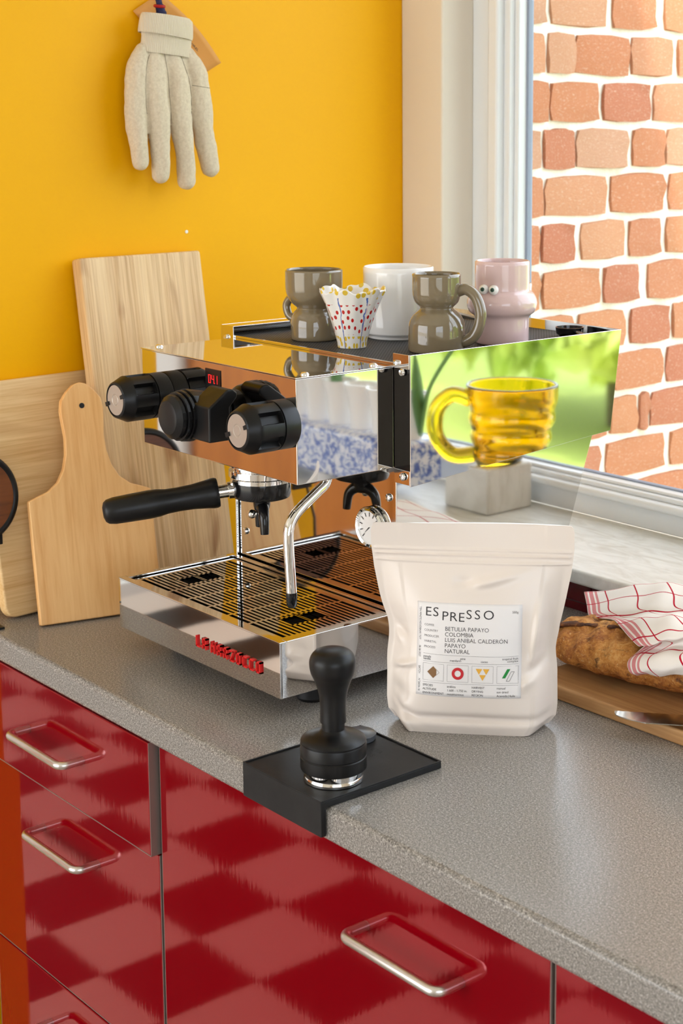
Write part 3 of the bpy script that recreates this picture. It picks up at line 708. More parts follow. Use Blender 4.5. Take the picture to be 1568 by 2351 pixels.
# ------------------------------------------------------------------ glove, cord and card on the wall
def Wp(px, py, x=.03): return Vector((x, .2607+(px-285)*.000704, 1.5656-(py-250)*.000595))
t = thing('work_glove', 'off-white cotton work glove hanging fingers down on the yellow wall', 'glove', (.03, .32, 1.45))
def finger(pts, rs):
    sp_ = spline([Wp(*p) for p in pts], 6); n_ = len(sp_); rr = []
    for i in range(n_):
        f_ = i/(n_-1)*(len(rs)-1); k = min(int(f_), len(rs)-2); rr.append((rs[k]*(1-(f_-k))+rs[k+1]*(f_-k))*.000704)
    g = G(); g.tube(sp_, rr, 18, flat=None); g.sphere(sp_[-1], rr[-1], 18, 10); g.sphere(sp_[0], rr[0], 14, 8); return g
parts = [([(345, 125, .034), (335, 170, .036), (331, 235, .037)], [14, 17, 10]), ([(370, 118, .034), (371, 180, .037), (374, 255, .038)], [14, 17, 12]), ([(405, 120, .034), (417, 180, .037), (423, 250, .038)], [14, 17, 11]),
         ([(326, 118, .032), (312, 165, .034), (305, 260, .036), (309, 330, .037), (312, 372, .037)], [14, 21, 22, 18, 15]),
         ([(350, 112, .034), (345, 180, .038), (350, 270, .040), (355, 350, .040), (356, 402, .038)], [14, 25, 25, 19.5, 17]),
         ([(384, 114, .034), (393, 180, .040), (401, 270, .041), (411, 350, .040), (416, 418, .038)], [15, 24, 24, 19.5, 17.5]),
         ([(420, 118, .032), (440, 165, .036), (449, 240, .038), (460, 320, .039), (473, 388, .038)], [16, 26, 26, 21, 18.5]),
         ([(400, 105, .024), (430, 150, .024), (440, 200, .022), (430, 250, .020)], [24, 34, 32, 22])]
gg = G()
for pts, rs in parts:
    f_ = finger(pts, rs); gg.add(f_.v, f_.f)
tmp = obj('hand', gg, M_cotton)
md = tmp.modifiers.new('r', 'REMESH'); md.mode = 'VOXEL'; md.voxel_size = .0016
md = tmp.modifiers.new('s', 'SMOOTH'); md.factor = .5; md.iterations = 3
dg = bpy.context.evaluated_depsgraph_get(); me = bpy.data.meshes.new_from_object(tmp.evaluated_get(dg)); bpy.data.objects.remove(tmp)
from mathutils import noise as mnoise
for v_, nn_ in [(v_, v_.normal.copy()) for v_ in me.vertices]:
    p = v_.co
    v_.co = p + nn_*(.0016*mnoise.noise(Vector((p.x*60, p.y*75, p.z*28)))+.0008*mnoise.noise(Vector((p.x*150, p.y*170, p.z*90))))
    if v_.co.x < .003: v_.co.x = .003
me.polygons.foreach_set('use_smooth', [True]*len(me.polygons)); me.materials.clear(); me.materials.append(M_cotton); me.name = 'hand'
hand = bpy.data.objects.new('hand', me); COL.objects.link(hand); attach(hand, t)
def cuffring(levels, seg=64):
    """levels: list of (px centre, py centre, half width px, half depth m, tilt px)"""
    g = G(); vs = []; 
    for (cx, cy, hw, hd_, tl) in levels:
        for i in range(seg):
            a = 2*PI*i/seg; e = 1+.012*math.sin(5*a+cx)
            p = Wp(cx+hw*e*math.cos(a), cy+tl*math.cos(a)); p.x = .033+hd_*e*math.sin(a); vs.append(p)
    fs = [(j*seg+i, j*seg+(i+1) % seg, (j+1)*seg+(i+1) % seg, (j+1)*seg+i) for j in range(len(levels)-1) for i in range(seg)]
    return g.add(vs, fs)
obj('cuff', cuffring([(384, 128, 66, .017, 8), (382, 118, 62, .017, 8), (381, 106, 55, .016, 8), (382, 92, 55, .016, 8), (382, 80, 56, .0165, 8), (382, 66, 50, .014, 8)]), M_rib, t)
obj('rolled_cuff', cuffring([(380, 84, 57, .0185, 9), (380, 85, 59, .020, 9), (381, 78, 60, .0205, 9), (382, 60, 59, .020, 8), (383, 44, 57, .019, 7), (382, 38, 52, .017, 6), (382, 38, 44, .012, 6), (382, 46, 42, .010, 6), (382, 80, 40, .010, 6)]), M_rib, t)
# finger seams follow the cloth
from mathutils.bvhtree import BVHTree
bv = BVHTree.FromPolygons([v.co.copy() for v in me.vertices], [tuple(p.vertices) for p in me.polygons])
for pts in ([(334, 128), (322, 165), (318, 215), (322, 262)], [(366, 124), (369, 170), (374, 240), (380, 296)], [(402, 126), (417, 180), (424, 240), (430, 300)], [(424, 196), (445, 200), (468, 202)]):
    sp_ = []
    for p in spline([(a, b, 0) for a, b in pts], 6):
        w0 = Wp(p.x, p.y, .12); hit = bv.ray_cast(w0, Vector((-1, 0, 0)))
        if hit[0] is not None: sp_.append(hit[0]+Vector((-.0002, 0, 0)))
    if len(sp_) > 2: obj('seam', G().tube(sp_, .0005, 6), mat('seam_thread', srgb(126, 112, 92), .9), t)
t2 = thing('hanging_cord', 'navy hanging cord with a red ring above the glove cuff', 'cord', (.02, .32, 1.70))
obj('cord', G().tube(spline([Wp(372, 66, .034), Wp(371, 40, .034), Wp(368, 20, .034), Wp(366, 0, .032), Wp(364, -30, .022)], 5), [.0075]*8+[.0062]*4+[.0042]*9, 12), M_navy, t2)
obj('ring', G().lathe([(.0062+.0022*math.cos(2*PI*k/12), .0022*math.sin(2*PI*k/12)) for k in range(13)], Wp(367, 17, .034), (.15, 0, 1), 28, cap=False), M_ring, t2)
obj('hook', G().tube([Wp(364, -28, .0), Wp(364, -29, .026), Wp(364, -36, .030)], .003, 10), M_brush, t2)
# peach card: curled rectangle, real thickness
c3 = thing('paper_card', 'peach paper card tucked behind the hanging glove', 'card', (.01, .36, 1.62))
A, B = Vector((333, 27)), Vector((473, 182)); Wd = Vector((54, -42)); g = G(); nu, nv = 14, 8
vs = []
for i in range(nu+1):
    for j in range(nv+1):
        p = A + (B-A)*(i/nu*1.0) + Wd*(j/nv); curl = .004+.010*(j/nv)**2+.004*math.sin(i/nu*PI)*(j/nv)
        p += Vector((1, -1))*6*math.sin(i/nu*PI)*(j/nv)
        vs.append(Wp(p.x, p.y, curl))
fs = [(i*(nv+1)+j, (i+1)*(nv+1)+j, (i+1)*(nv+1)+j+1, i*(nv+1)+j+1) for i in range(nu) for j in range(nv)]
cd = obj('card', g.add(vs, fs), M_card, c3); md = cd.modifiers.new('t', 'SOLIDIFY'); md.thickness = .0005
dirv = (Wp(473, 182)-Wp(333, 27)).normalized(); upv = Vector((1, 0, 0)).cross(dirv)
obj('lettering', xform(text_geo('LLE  WINKEL', .0062), frame_mat(Wp(437, 74, .0112), dirv, upv, (1, 0, 0))), M_ink, cd)
for o in (hand,): pass

# ------------------------------------------------------------------ cups on the machine
CZ = 1.2775
def cup_profile(outer, th=.003):
    inner = [(max(r-th, .0005), z) for r, z in reversed(outer) if z > th*1.4]
    return [(.0005, outer[0][1])] + outer + [(outer[-1][0]-th*.5, outer[-1][1]+.0012)] + [(inner[0][0], inner[0][1]-.0005)] + inner[1:] + [(.0005, th*1.5)]
def smooth_prof(pts, n_=5): return [(v.x, v.z) for v in spline([(r, 0, z) for r, z in pts], n_)]
def cup(name, label, x, y, prof, m, handle_pts=None, hr=.006, rot=0, cat='mug', group='cups on the machine', wob=None, th=.003, seg=56, uvmap=False):
    t = thing(name, label, cat, (x, y, CZ), rot, group)
    g = G().lathe(cup_profile(prof, th), (0, 0, 0), seg=seg, cap=False, wob=wob)
    uv = None
    if uvmap:
        zm = max(z for _, z in prof); uv = [((math.atan2(v[1], v[0])/(2*PI)) % 1.0, v[2]/zm) for v in g.v]
    obj('body', g, m, t, local=True, uv=uv, angle=70)
    if handle_pts: obj('handle', G().tube(spline(handle_pts, 8), hr, 18), m, t, local=True, angle=80)
    return t
VR = math.atan2(.735, .68)   # world direction that points to the right of the picture
pr1 = smooth_prof([(.026, 0), (.0295, .0015), (.0298, .010), (.0296, .022), (.027, .032), (.0220, .0385), (.0215, .040), (.0225, .0415), (.029, .0475), (.0340, .056), (.0358, .066), (.0360, .078), (.0360, .087)], 4)
cup('olive_mug', 'olive glazed mug with a wide top bowl, nearest the yellow wall', .3653, .3261, pr1, M_olive, [(-.032, 0, .052), (-.040, 0, .049), (-.046, 0, .040), (-.042, 0, .028), (-.030, 0, .022), (-.027, 0, .020)], .0052, rot=VR+math.radians(-35))
pr2 = smooth_prof([(.030, 0), (.0335, .0015), (.0338, .010), (.0338, .026), (.0325, .036), (.0275, .045), (.0205, .0510), (.0200, .0525), (.021, .054), (.026, .059), (.0285, .067), (.029, .076), (.029, .0915)], 4)
cup('olive_mug', 'olive glazed mug with a wide base and big loop handle', .5455, .371, pr2, M_olive, [(.026, 0, .072), (.036, 0, .0745), (.047, 0, .067), (.0535, 0, .050), (.0525, 0, .034), (.046, 0, .020), (.036, 0, .013), (.030, 0, .012)], .0068, rot=VR+math.radians(-14))
pr3 = smooth_prof([(.0385, 0), (.040, .001), (.0405, .004), (.0440, .0065), (.0446, .012), (.0446, .05), (.0446, .0885)], 4)
cup('white_mug', 'plain white cylindrical mug behind the ruffled cup', .4167, .4208, pr3, M_porc, [(.044, 0, .070), (.060, 0, .072), (.070, 0, .058), (.068, 0, .035), (.056, 0, .020), (.044, 0, .018)], .005, rot=VR+math.radians(35))
pr5 = smooth_prof([(.030, 0), (.0325, .0015), (.0330, .008), (.0330, .028), (.0345, .0345), (.0400, .039), (.0430, .0465), (.0428, .054), (.039, .0615), (.0345, .065), (.0335, .068), (.0335, .08), (.0335, .1005)], 4)
pk = cup('pink_mug', 'pale pink mug with a bulging middle and two googly eyes', .5448, .479, pr5, M_pink)
fw = Vector((.72, -.69, 0)); rt = Vector((.69, .72, 0))
for s in (-.0222, -.0102):
    d = math.sqrt(.0335**2-s**2)+.0035; c = rt*s+fw*d+Vector((0, 0, .0688))
    e = obj('eye', G().sphere(c, .0062, 24, 14), M_porc, pk, local=True)
    look = (fw*.93+rt*-.30+Vector((0, 0, .10))).normalized()
    obj('iris', G().lathe([(.0001, .00625), (.0012, .0062), (.0024, .0058), (.0026, .0055)], c, look, 20, cap=False), mat('green_iris', srgb(40, 90, 70), .3), e, local=True)
    obj('pupil', G().lathe([(.0001, .0066), (.0012, .0064), (.0013, .0060)], c, look, 20, cap=False), M_ink, e, local=True)
def ruff(a, r, z):
    k = max(0, z-.010)/.060
    return r*(1+.055*k*math.sin(7*a+.6)+.03*k*math.sin(11*a)+.02*math.sin(3*a)), z+.0022*k*k*math.sin(6*a+1)+.0014*k*math.sin(13*a)
pr4 = smooth_prof([(.0165, 0), (.0175, .001), (.0180, .006), (.0205, .016), (.0260, .034), (.0315, .050), (.0365, .062), (.0400, .070)], 5)
cup('ruffled_cup', 'small white ruffled cup painted with red dots and blue strokes', .4523, .3169, pr4, M_paint, wob=ruff, th=.0022, cat='cup', uvmap=True, seg=96)
pr6 = smooth_prof([(.022, 0), (.024, .001), (.028, .02), (.031, .045), (.032, .062)], 4)
cup('white_cup', 'small pale cup behind the pink mug, almost hidden', .470, .560, pr6, M_porc, cat='cup')
# black scoop lying at the back of the cup tray
t = thing('coffee_scoop', 'small black scoop lying on the mat behind the pink mug', 'scoop', (.56, .57, CZ))
obj('bowl', G().lathe([(.0005, .001), (.013, .001), (.017, .004), (.018, .012), (.0165, .012), (.0155, .005), (.0005, .003)], (.558, .585, CZ), seg=28, cap=False), M_blackg, t)
obj('handle', G().tube([(.574, .580, CZ+.008), (.59, .572, CZ+.007), (.604, .562, CZ+.004)], [.004, .0045, .004], 12, flat=(.5, 1)), M_blackg, t)

# ------------------------------------------------------------------ tamping mat, tamper, puck
t = thing('tamping_mat', 'black rubber tamping mat hooked over the worktop edge', 'mat', (.742, .07, .9))
g = G().prism([(-.0075, .872), (-.0012, .872), (-.0012, .9003), (.146, .9003), (.146, .9068), (-.0075, .9068)], 'x', .677, .807)
obj('pad', g, M_rubber, t, bevel=.0008)
g = G().box(.677, .807, -.0075, -.0055, .9068, .9082).box(.677, .807, .144, .146, .9068, .9082).box(.677, .679, -.0055, .144, .9068, .9082).box(.805, .807, -.0055, .144, .9068, .9082)
obj('raised_border', g, M_rubber, t, bevel=.0004)
for k, tx in enumerate(('ETA', 'LS')):
    obj('embossed_text', xform(text_geo(tx, .0090), frame_mat((.734+.008*k, .112-.0115*k, .90688), (1, 0, 0), (0, 1, 0), (0, 0, 1))), M_dark, t)
t = thing('tamper', 'black coffee tamper with a mushroom handle and steel base on the mat', 'tamper', (.768, .0385, .9068))
obj('base', G().lathe([(.0285, 0), (.0295, .0008), (.0295, .0045), (.0288, .0055), (.0295, .0062), (.0295, .0125)], (0, 0, 0), seg=64), M_chrome2, t, local=True)
obj('collar', G().lathe(smooth_prof([(.0290, .0120), (.0315, .0120)], 1)+[(.0326, .0128), (.0328, .0138), (.0328, .0248), (.0321, .0256), (.0321, .0262), (.0328, .0270), (.0328, .0375), (.0322, .0388), (.0318, .0390), (.0318, .0400), (.0325, .0406), (.0318, .0420), (.027, .0448), (.020, .0472), (.014, .0490), (.0115, .0515)], (0, 0, 0), seg=64), M_black, t, local=True, angle=35)
hp = [(.0114, .0490), (.0114, .0590), (.0131, .0592), (.0131, .0600)] + smooth_prof([(.0130, .062), (.0128, .074), (.0140, .088), (.0180, .101), (.0215, .109), (.0229, .117), (.0222, .124), (.0180, .1300), (.0100, .1330), (.0005, .1340)], 5)
obj('handle', G().lathe(hp, (0, 0, 0), seg=64), M_black, t, local=True, angle=35)
t = thing('blind_basket', 'small grey round lid lying on the mat behind the tamper', 'lid', (.704, .122, .9068))
M_lid = mat('grey_lid', (.10, .11, .125, 1), .3, .3)
obj('disc', G().lathe([(.0165, 0), (.0172, .0008), (.0172, .0045), (.0180, .0052), (.0180, .0064), (.0168, .0074), (.0005, .0076)], (0, 0, 0), seg=48), M_lid, t, local=True)
obj('lettering', xform(text_geo('TALS', .0055), frame_mat((.002, -.009, .0078), (.72, .69, 0), (-.69, .72, 0), (0, 0, 1))), M_inkl, t, local=True)

# ------------------------------------------------------------------ coffee pouch with printed label
bagt = thing('coffee_pouch', 'white stand-up coffee pouch with a printed espresso label', 'pouch', (.733, .256, .9), math.atan2(.67, .742))
BH = .222
def lerp_tab(tab, v):
    for (a, x), (b, y) in zip(tab, tab[1:]):
        if v <= b:
            f = (v-a)/(b-a); f = f*f*(3-2*f) if False else f
            return x+(y-x)*f
    return tab[-1][1]
HW = [(0, .084), (.05, .0915), (.12, .0930), (.25, .0925), (.40, .0935), (.52, .0950), (.65, .1010), (.78, .1065), (.88, .1090), (1, .1090)]
DP = [(0, .036), (.08, .0415), (.2, .042), (.4, .0365), (.6, .0255), (.72, .0155), (.82, .0060), (.87, .0016), (1, .0012)]
def bump2(x, z, cx, cz, sx, sz, ang=0):
    c, s = math.cos(ang), math.sin(ang); a = (x-cx)*c+(z-cz)*s; b = -(x-cx)*s+(z-cz)*c
    return math.exp(-(a/sx)**2-(b/sz)**2)
def bag_pt(u, v, side):
    hw = lerp_tab(HW, v); d = lerp_tab(DP, v)
    # the left edge is pinched half way up
    hwl = hw-.004*math.exp(-((v-.47)/.10)**2); hh = hwl if u < 0 else hw-.003*math.exp(-((v-.40)/.08)**2)
    x = u*hh; z = BH*v
    au = min(abs(u)/.93, 1.0); pf = 1-au**3.2
    pb_ = max(0, min(1, (1-abs(u))/.26)); pb_ = pb_*pb_*(3-2*pb_); kb = max(0, 1-v/.40); pf = pf*(1-kb)+pb_*kb
    y = d*pf
    seal = .0009
    lab = 1.0
    if side < 0:
        w_ = 0
        w_ += .0050*bump2(x, z, -.083, .100, .010, .004, -.9) - .0045*bump2(x, z, -.078, .108, .010, .005, -.7)
        w_ += .0040*bump2(x, z, -.074, .070, .016, .004, .35) - .0035*bump2(x, z, -.078, .062, .014, .004, .5)
        w_ -= .0040*bump2(x, z, -.076, .040, .010, .008, .6) + .0040*bump2(x, z, -.070, .022, .016, .005, -.5)
        w_ += .0030*bump2(x, z, .018, .163, .030, .005, .25) - .0030*bump2(x, z, -.005, .160, .012, .006, 0)
        w_ += .0050*bump2(x, z, .072, .110, .006, .034, -.12) - .0050*bump2(x, z, .083, .098, .006, .030, -.1)
        w_ -= .0045*bump2(x, z, .070, .072, .012, .006, .9) - .0030*bump2(x, z, .062, .060, .010, .006, .9)
        w_ -= .0045*bump2(x, z, .0, .018, .075, .0045, 0); w_ *= 1.7
        w_ += .0018*math.sin(60*x+40*z)*(1 if abs(u) > .72 else 0)*pf
        y += w_*min(1, pf*2.2)
    # zip: two ridges under the top
    for zz in (.188, .1935, .181): 
        if abs(u) < .965: y += .0019*math.exp(-((z-zz)/.0012)**2)
    if v < .04: y *= 1-.02*(.04-v)/.04
    wav = .0020*math.sin(2.2*u+.6)*max(0, (v-.82))/.18*3
    return Vector((x, side*(y+seal)+wav, z + (.0035*(1-min(1, v/.10)))*(abs(u)**6)))
g = G(); nu, nv = 110, 230; us = [-1+2*i/nu for i in range(nu+1)]
idx = {}
for side in (-1, 1):
    for j in range(nv+1):
        for i in range(nu+1):
            p = bag_pt(us[i], j/nv, side)
            if j > nv-11:      # rounded top corners
                k = (j-(nv-11))/11; lim = 1-.045*(1-math.sqrt(max(0, 1-k*k))); p.x = max(-lim*.109, min(lim*.109, p.x))
            idx[side, i, j] = len(g.v); g.v.append(tuple(p))
for side in (-1, 1):
    for j in range(nv):
        for i in range(nu): g.f.append((idx[side, i, j], idx[side, i+1, j], idx[side, i+1, j+1], idx[side, i, j+1]))
for i in range(nu):
    g.f.append((idx[-1, i, 0], idx[-1, i+1, 0], idx[1, i+1, 0], idx[1, i, 0])); g.f.append((idx[-1, i, nv], idx[-1, i+1, nv], idx[1, i+1, nv], idx[1, i, nv]))
for j in range(nv):
    for i in (0, nu): g.f.append((idx[-1, i, j], idx[-1, i, j+1], idx[1, i, j+1], idx[1, i, j]))
obj('pouch', g, M_bag, bagt, local=True, angle=60)
LX0, LX1, LZ0, LZ1 = -.0565, .0555, .0435, .1405
def on_front(x, z, off):
    v = z/BH; hw = lerp_tab(HW, v)
    hh = hw-.004*math.exp(-((v-.47)/.10)**2) if x < 0 else hw-.003*math.exp(-((v-.40)/.08)**2)
    p = bag_pt(x/hh, v, -1); return Vector((p.x, p.y-off, p.z))
def lab(u, v, off=.0007):    # u to the right, v downwards, 0..1
    return on_front(LX0+(LX1-LX0)*u, LZ1-(LZ1-LZ0)*v, off)
def lab_patch(pts, off):     # convex polygon in label coordinates, fan split finely
    g = G(); n_ = len(pts); cu = sum(p[0] for p in pts)/n_; cv = sum(p[1] for p in pts)/n_
    g.v = [tuple(lab(cu, cv, off))]+[tuple(lab(a, b, off)) for a, b in pts]
    g.f = [(0, 1+i, 1+(i+1) % n_) for i in range(n_)]; return g
g = G(); m1 = 24
g.v = [tuple(lab(i/m1, j/m1, .0005)) for j in range(m1+1) for i in range(m1+1)]
g.f = [(j*(m1+1)+i, j*(m1+1)+i+1, (j+1)*(m1+1)+i+1, (j+1)*(m1+1)+i) for j in range(m1) for i in range(m1)]
lb = obj('label', g, M_label, bagt, local=True); md = lb.modifiers.new('t', 'SOLIDIFY'); md.thickness = .0003
LWm, LHm = LX1-LX0, LZ1-LZ0
def ltext(txt, u, v, size, m=M_ink, align='LEFT', vert=False, bold=0, wscale=1.0):
    g = text_geo(txt, size, bold, align)
    if vert: g.v = [tuple(lab(u-(-y)/LWm*-1 if False else u+y/LWm, v+x*wscale/LHm)) for x, y, z in g.v]
    else: g.v = [tuple(lab(u+x*wscale/LWm, v-y/LHm)) for x, y, z in g.v]
    obj('printed_text', g, m, lb, local=True, smooth=False)
def lrect(u0, v0, u1, v1, m=M_ink, t_=None):
    if t_ is None:
        g = G(); k = 24
        g.v = [tuple(lab(u0+(u1-u0)*i/k, vv, .0007)) for vv in (v0, v1) for i in range(k+1)]
        g.f = [(i, i+1, k+2+i, k+1+i) for i in range(k)]
        obj('printed_line', g, m, lb, local=True, smooth=False)
    else:
        tu, tv = t_/LWm, t_/LHm; g = G()
        for a, b, c, d in ((u0, v0, u1, v0+tv), (u0, v1-tv, u1, v1), (u0, v0+tv, u0+tu, v1-tv), (u1-tu, v0+tv, u1, v1-tv)):
            q_ = lab_patch([(a, b), (c, b), (c, d), (a, d)], .0007); g.add(q_.v, q_.f)
        obj('printed_frame', g, m, lb, local=True, smooth=False)
def lshape(pts, m): obj('printed_shape', lab_patch(pts, .0008), m, lb, local=True, smooth=False)
for ch, u, v in (('E', .075, .145), ('S', .150, .145), ('P', .236, .182), ('R', .310, .186), ('E', .394, .189), ('S', .468, .157), ('S', .548, .157), ('O', .631, .157)):
    ltext(ch, u, v, .0134, wscale=1.12, bold=-.00006)
ltext('500g', .965, .090, .0034, M_inkl, 'RIGHT')
for k, tx in enumerate(('COFFEE', 'COUNTRY', 'PRODUCER', 'VARIETAL', 'PROCESS')): ltext(tx, .072, .252+.0585*k, .0031, M_inkl)
for k, tx in enumerate(('BETULIA PAPAYO', 'COLOMBIA', 'LUIS ANIBAL CALDERÓN', 'PAPAYO', 'NATURAL')): ltext(tx, .272, .291+.0585*k, .0060, bold=-.00004)
lrect(.066, .548, .972, .5505, M_inkl)
for tx, u, v, al in (('panela', .068, .590, 'LEFT'), ('vanilla', .068, .615, 'LEFT'), ('pine', .425, .590, 'LEFT'), ('mandarin', .325, .615, 'LEFT'), ('cacao', .620, .615, 'LEFT'), ('tropical fruit', .970, .585, 'RIGHT'), ('complex', .970, .612, 'RIGHT')):
    ltext(tx, u, v, .0033, M_ink, al)
lrect(.066, .629, .972, .6315, M_inkl)
for k in range(4): lrect(.066+.2355*k, .652, .268+.2355*k, .836, M_inkl, .00022)
bx = [.167+.2355*k for k in range(4)]; vm = .744
lshape([(bx[0]-.058, vm), (bx[0], vm-.065), (bx[0]+.030, vm-.030), (bx[0]+.030, vm+.030), (bx[0], vm+.065)], M_ibrown)
g = G()
for (a, b) in (((bx[0]+.032, vm-.030), (bx[0]+.058, vm)), ((bx[0]+.058, vm), (bx[0]+.032, vm+.030))):
    q_ = lab_patch([(a[0], a[1]-.002), (b[0], b[1]-.002), (b[0], b[1]+.002), (a[0], a[1]+.002)], .0008); g.add(q_.v, q_.f)
obj('printed_shape', g, M_ibrown, lb, local=True, smooth=False)
g = G(); k2 = 48
for i in range(k2):
    for r in (.030, .057): g.v.append(tuple(lab(bx[1]+r*math.cos(2*PI*i/k2), vm+r*LWm/LHm*math.sin(2*PI*i/k2), .0008)))
g.f = [(2*i, 2*i+1, 2*((i+1) % k2)+1, 2*((i+1) % k2)) for i in range(k2)]
obj('printed_shape', g, M_ired, lb, local=True, smooth=False)
for dx, dv in ((-.034, -.062), (.034, -.062), (0, .004)):
    lshape([(bx[2]+dx-.031, vm+dv), (bx[2]+dx+.031, vm+dv), (bx[2]+dx, vm+dv+.062)], M_iyel)
lshape([(bx[3]-.004, vm-.062), (bx[3]+.026, vm-.062), (bx[3]-.022, vm+.036), (bx[3]-.052, vm+.036)], M_igreen)
g = G(); pa = [(bx[3]+.032, vm-.032), (bx[3]+.062, vm-.032), (bx[3]+.018, vm+.068), (bx[3]-.012, vm+.068)]
for a, b in zip(pa, pa[1:]+pa[:1]):
    e = .0022 if abs(a[1]-b[1]) < .01 else 0; h_ = .0022 if not e else 0
    q_ = lab_patch([(a[0]-h_, a[1]-e), (b[0]-h_, b[1]-e), (b[0]+h_, b[1]+e), (a[0]+h_, a[1]+e)], .0008); g.add(q_.v, q_.f)
obj('printed_shape', g, M_inkl, lb, local=True, smooth=False)
lrect(.066, .855, .972, .8575, M_inkl)
for k, (a, b, c, d) in enumerate((('SPECIES', 'arabica', 'HARVEST', 'manual'), ('ALTITUDE', '1.600 - 1.750 m', 'DRYING', 'sun dried'), ('ENVIRONMENT', 'mountainious', 'REGION', 'Acevedo,Huila'))):
    for q_, tx in enumerate((a, b, c, d)): ltext(tx, .066+.2355*q_, .900+.0415*k, .0033)
for tx, v in (('TEN MINSTE HOUDBAAR TOT', .055), ('06 06 2027', .475), ('BATCH', .690), ('N°26036-16', .830)): ltext(tx, .022, v, .0030, M_ink, vert=True, wscale=.85)

# ------------------------------------------------------------------ bread on its board, towel and knife
bb = obj('bread_board', G().prism([(.700, .374), (1.18, .374), (1.18, .625), (.700, .625)], 'z', .9, .917), M_bboard, bevel=.003)
tag(bb, 'flat wooden bread board lying under the loaf at the right edge', 'bread board')
lf = thing('bread_loaf', 'crusty brown bread loaf half covered by a checked towel', 'bread', (.862, .508, .917), math.radians(17))
g = G(); nu, nv = 90, 44; rr = random.Random(3)
for i in range(nu+1):
    a = -1+2*i/nu; e = max(0, 1-abs(a)**2.6)**.5
    for j in range(nv):
        th = 2*PI*j/nv; c, s = math.cos(th), math.sin(th)
        y = .088*e*c; z = .0325*e*s
        z = z+.0310*(.55+.45*e)
        if s < -.3: z = max(z, .0015)
        bmp = .0022*math.sin(31*a+3*th)+.0016*math.sin(57*a-5*th+1)+.0013*math.sin(23*th+9*a)
        y += bmp*c; z += bmp*max(s, 0)
        if s > 0: z += .0045*math.exp(-((c+.45+.25*a)/.12)**2)-.0035*math.exp(-((c+.25+.25*a)/.10)**2)
        g.v.append((.215*a, y, max(z, .0005)))
for i in range(nu):
    for j in range(nv): g.f.append((i*nv+j, i*nv+(j+1) % nv, (i+1)*nv+(j+1) % nv, (i+1)*nv+j))
g.f.append(tuple(range(nv))); g.f.append(tuple(range(nu*nv+nv-1, nu*nv-1, -1)))
obj('crust', g, M_crust, lf, local=True, angle=80)
g = G(); ep = []
for i in range(40):
    a = -.93+1.5*i/39; e = max(0, 1-abs(a)**2.6)**.5; c = -(.50+.25*a); s_ = math.sqrt(max(0, 1-c*c))
    ep.append((.215*a, .088*e*c+.003*math.sin(9*a), .0330*e*s_+.0310*(.55+.45*e)+.0002+.0015*math.sin(13*a)*e))
rr = random.Random(5)
obj('torn_ear', G().tube(ep, [.001]+[.0058+rr.uniform(-.0022, .0022) for i in range(38)]+[.001], 12, flat=(.42, 1.5)), M_crustd, lf, local=True, angle=80)
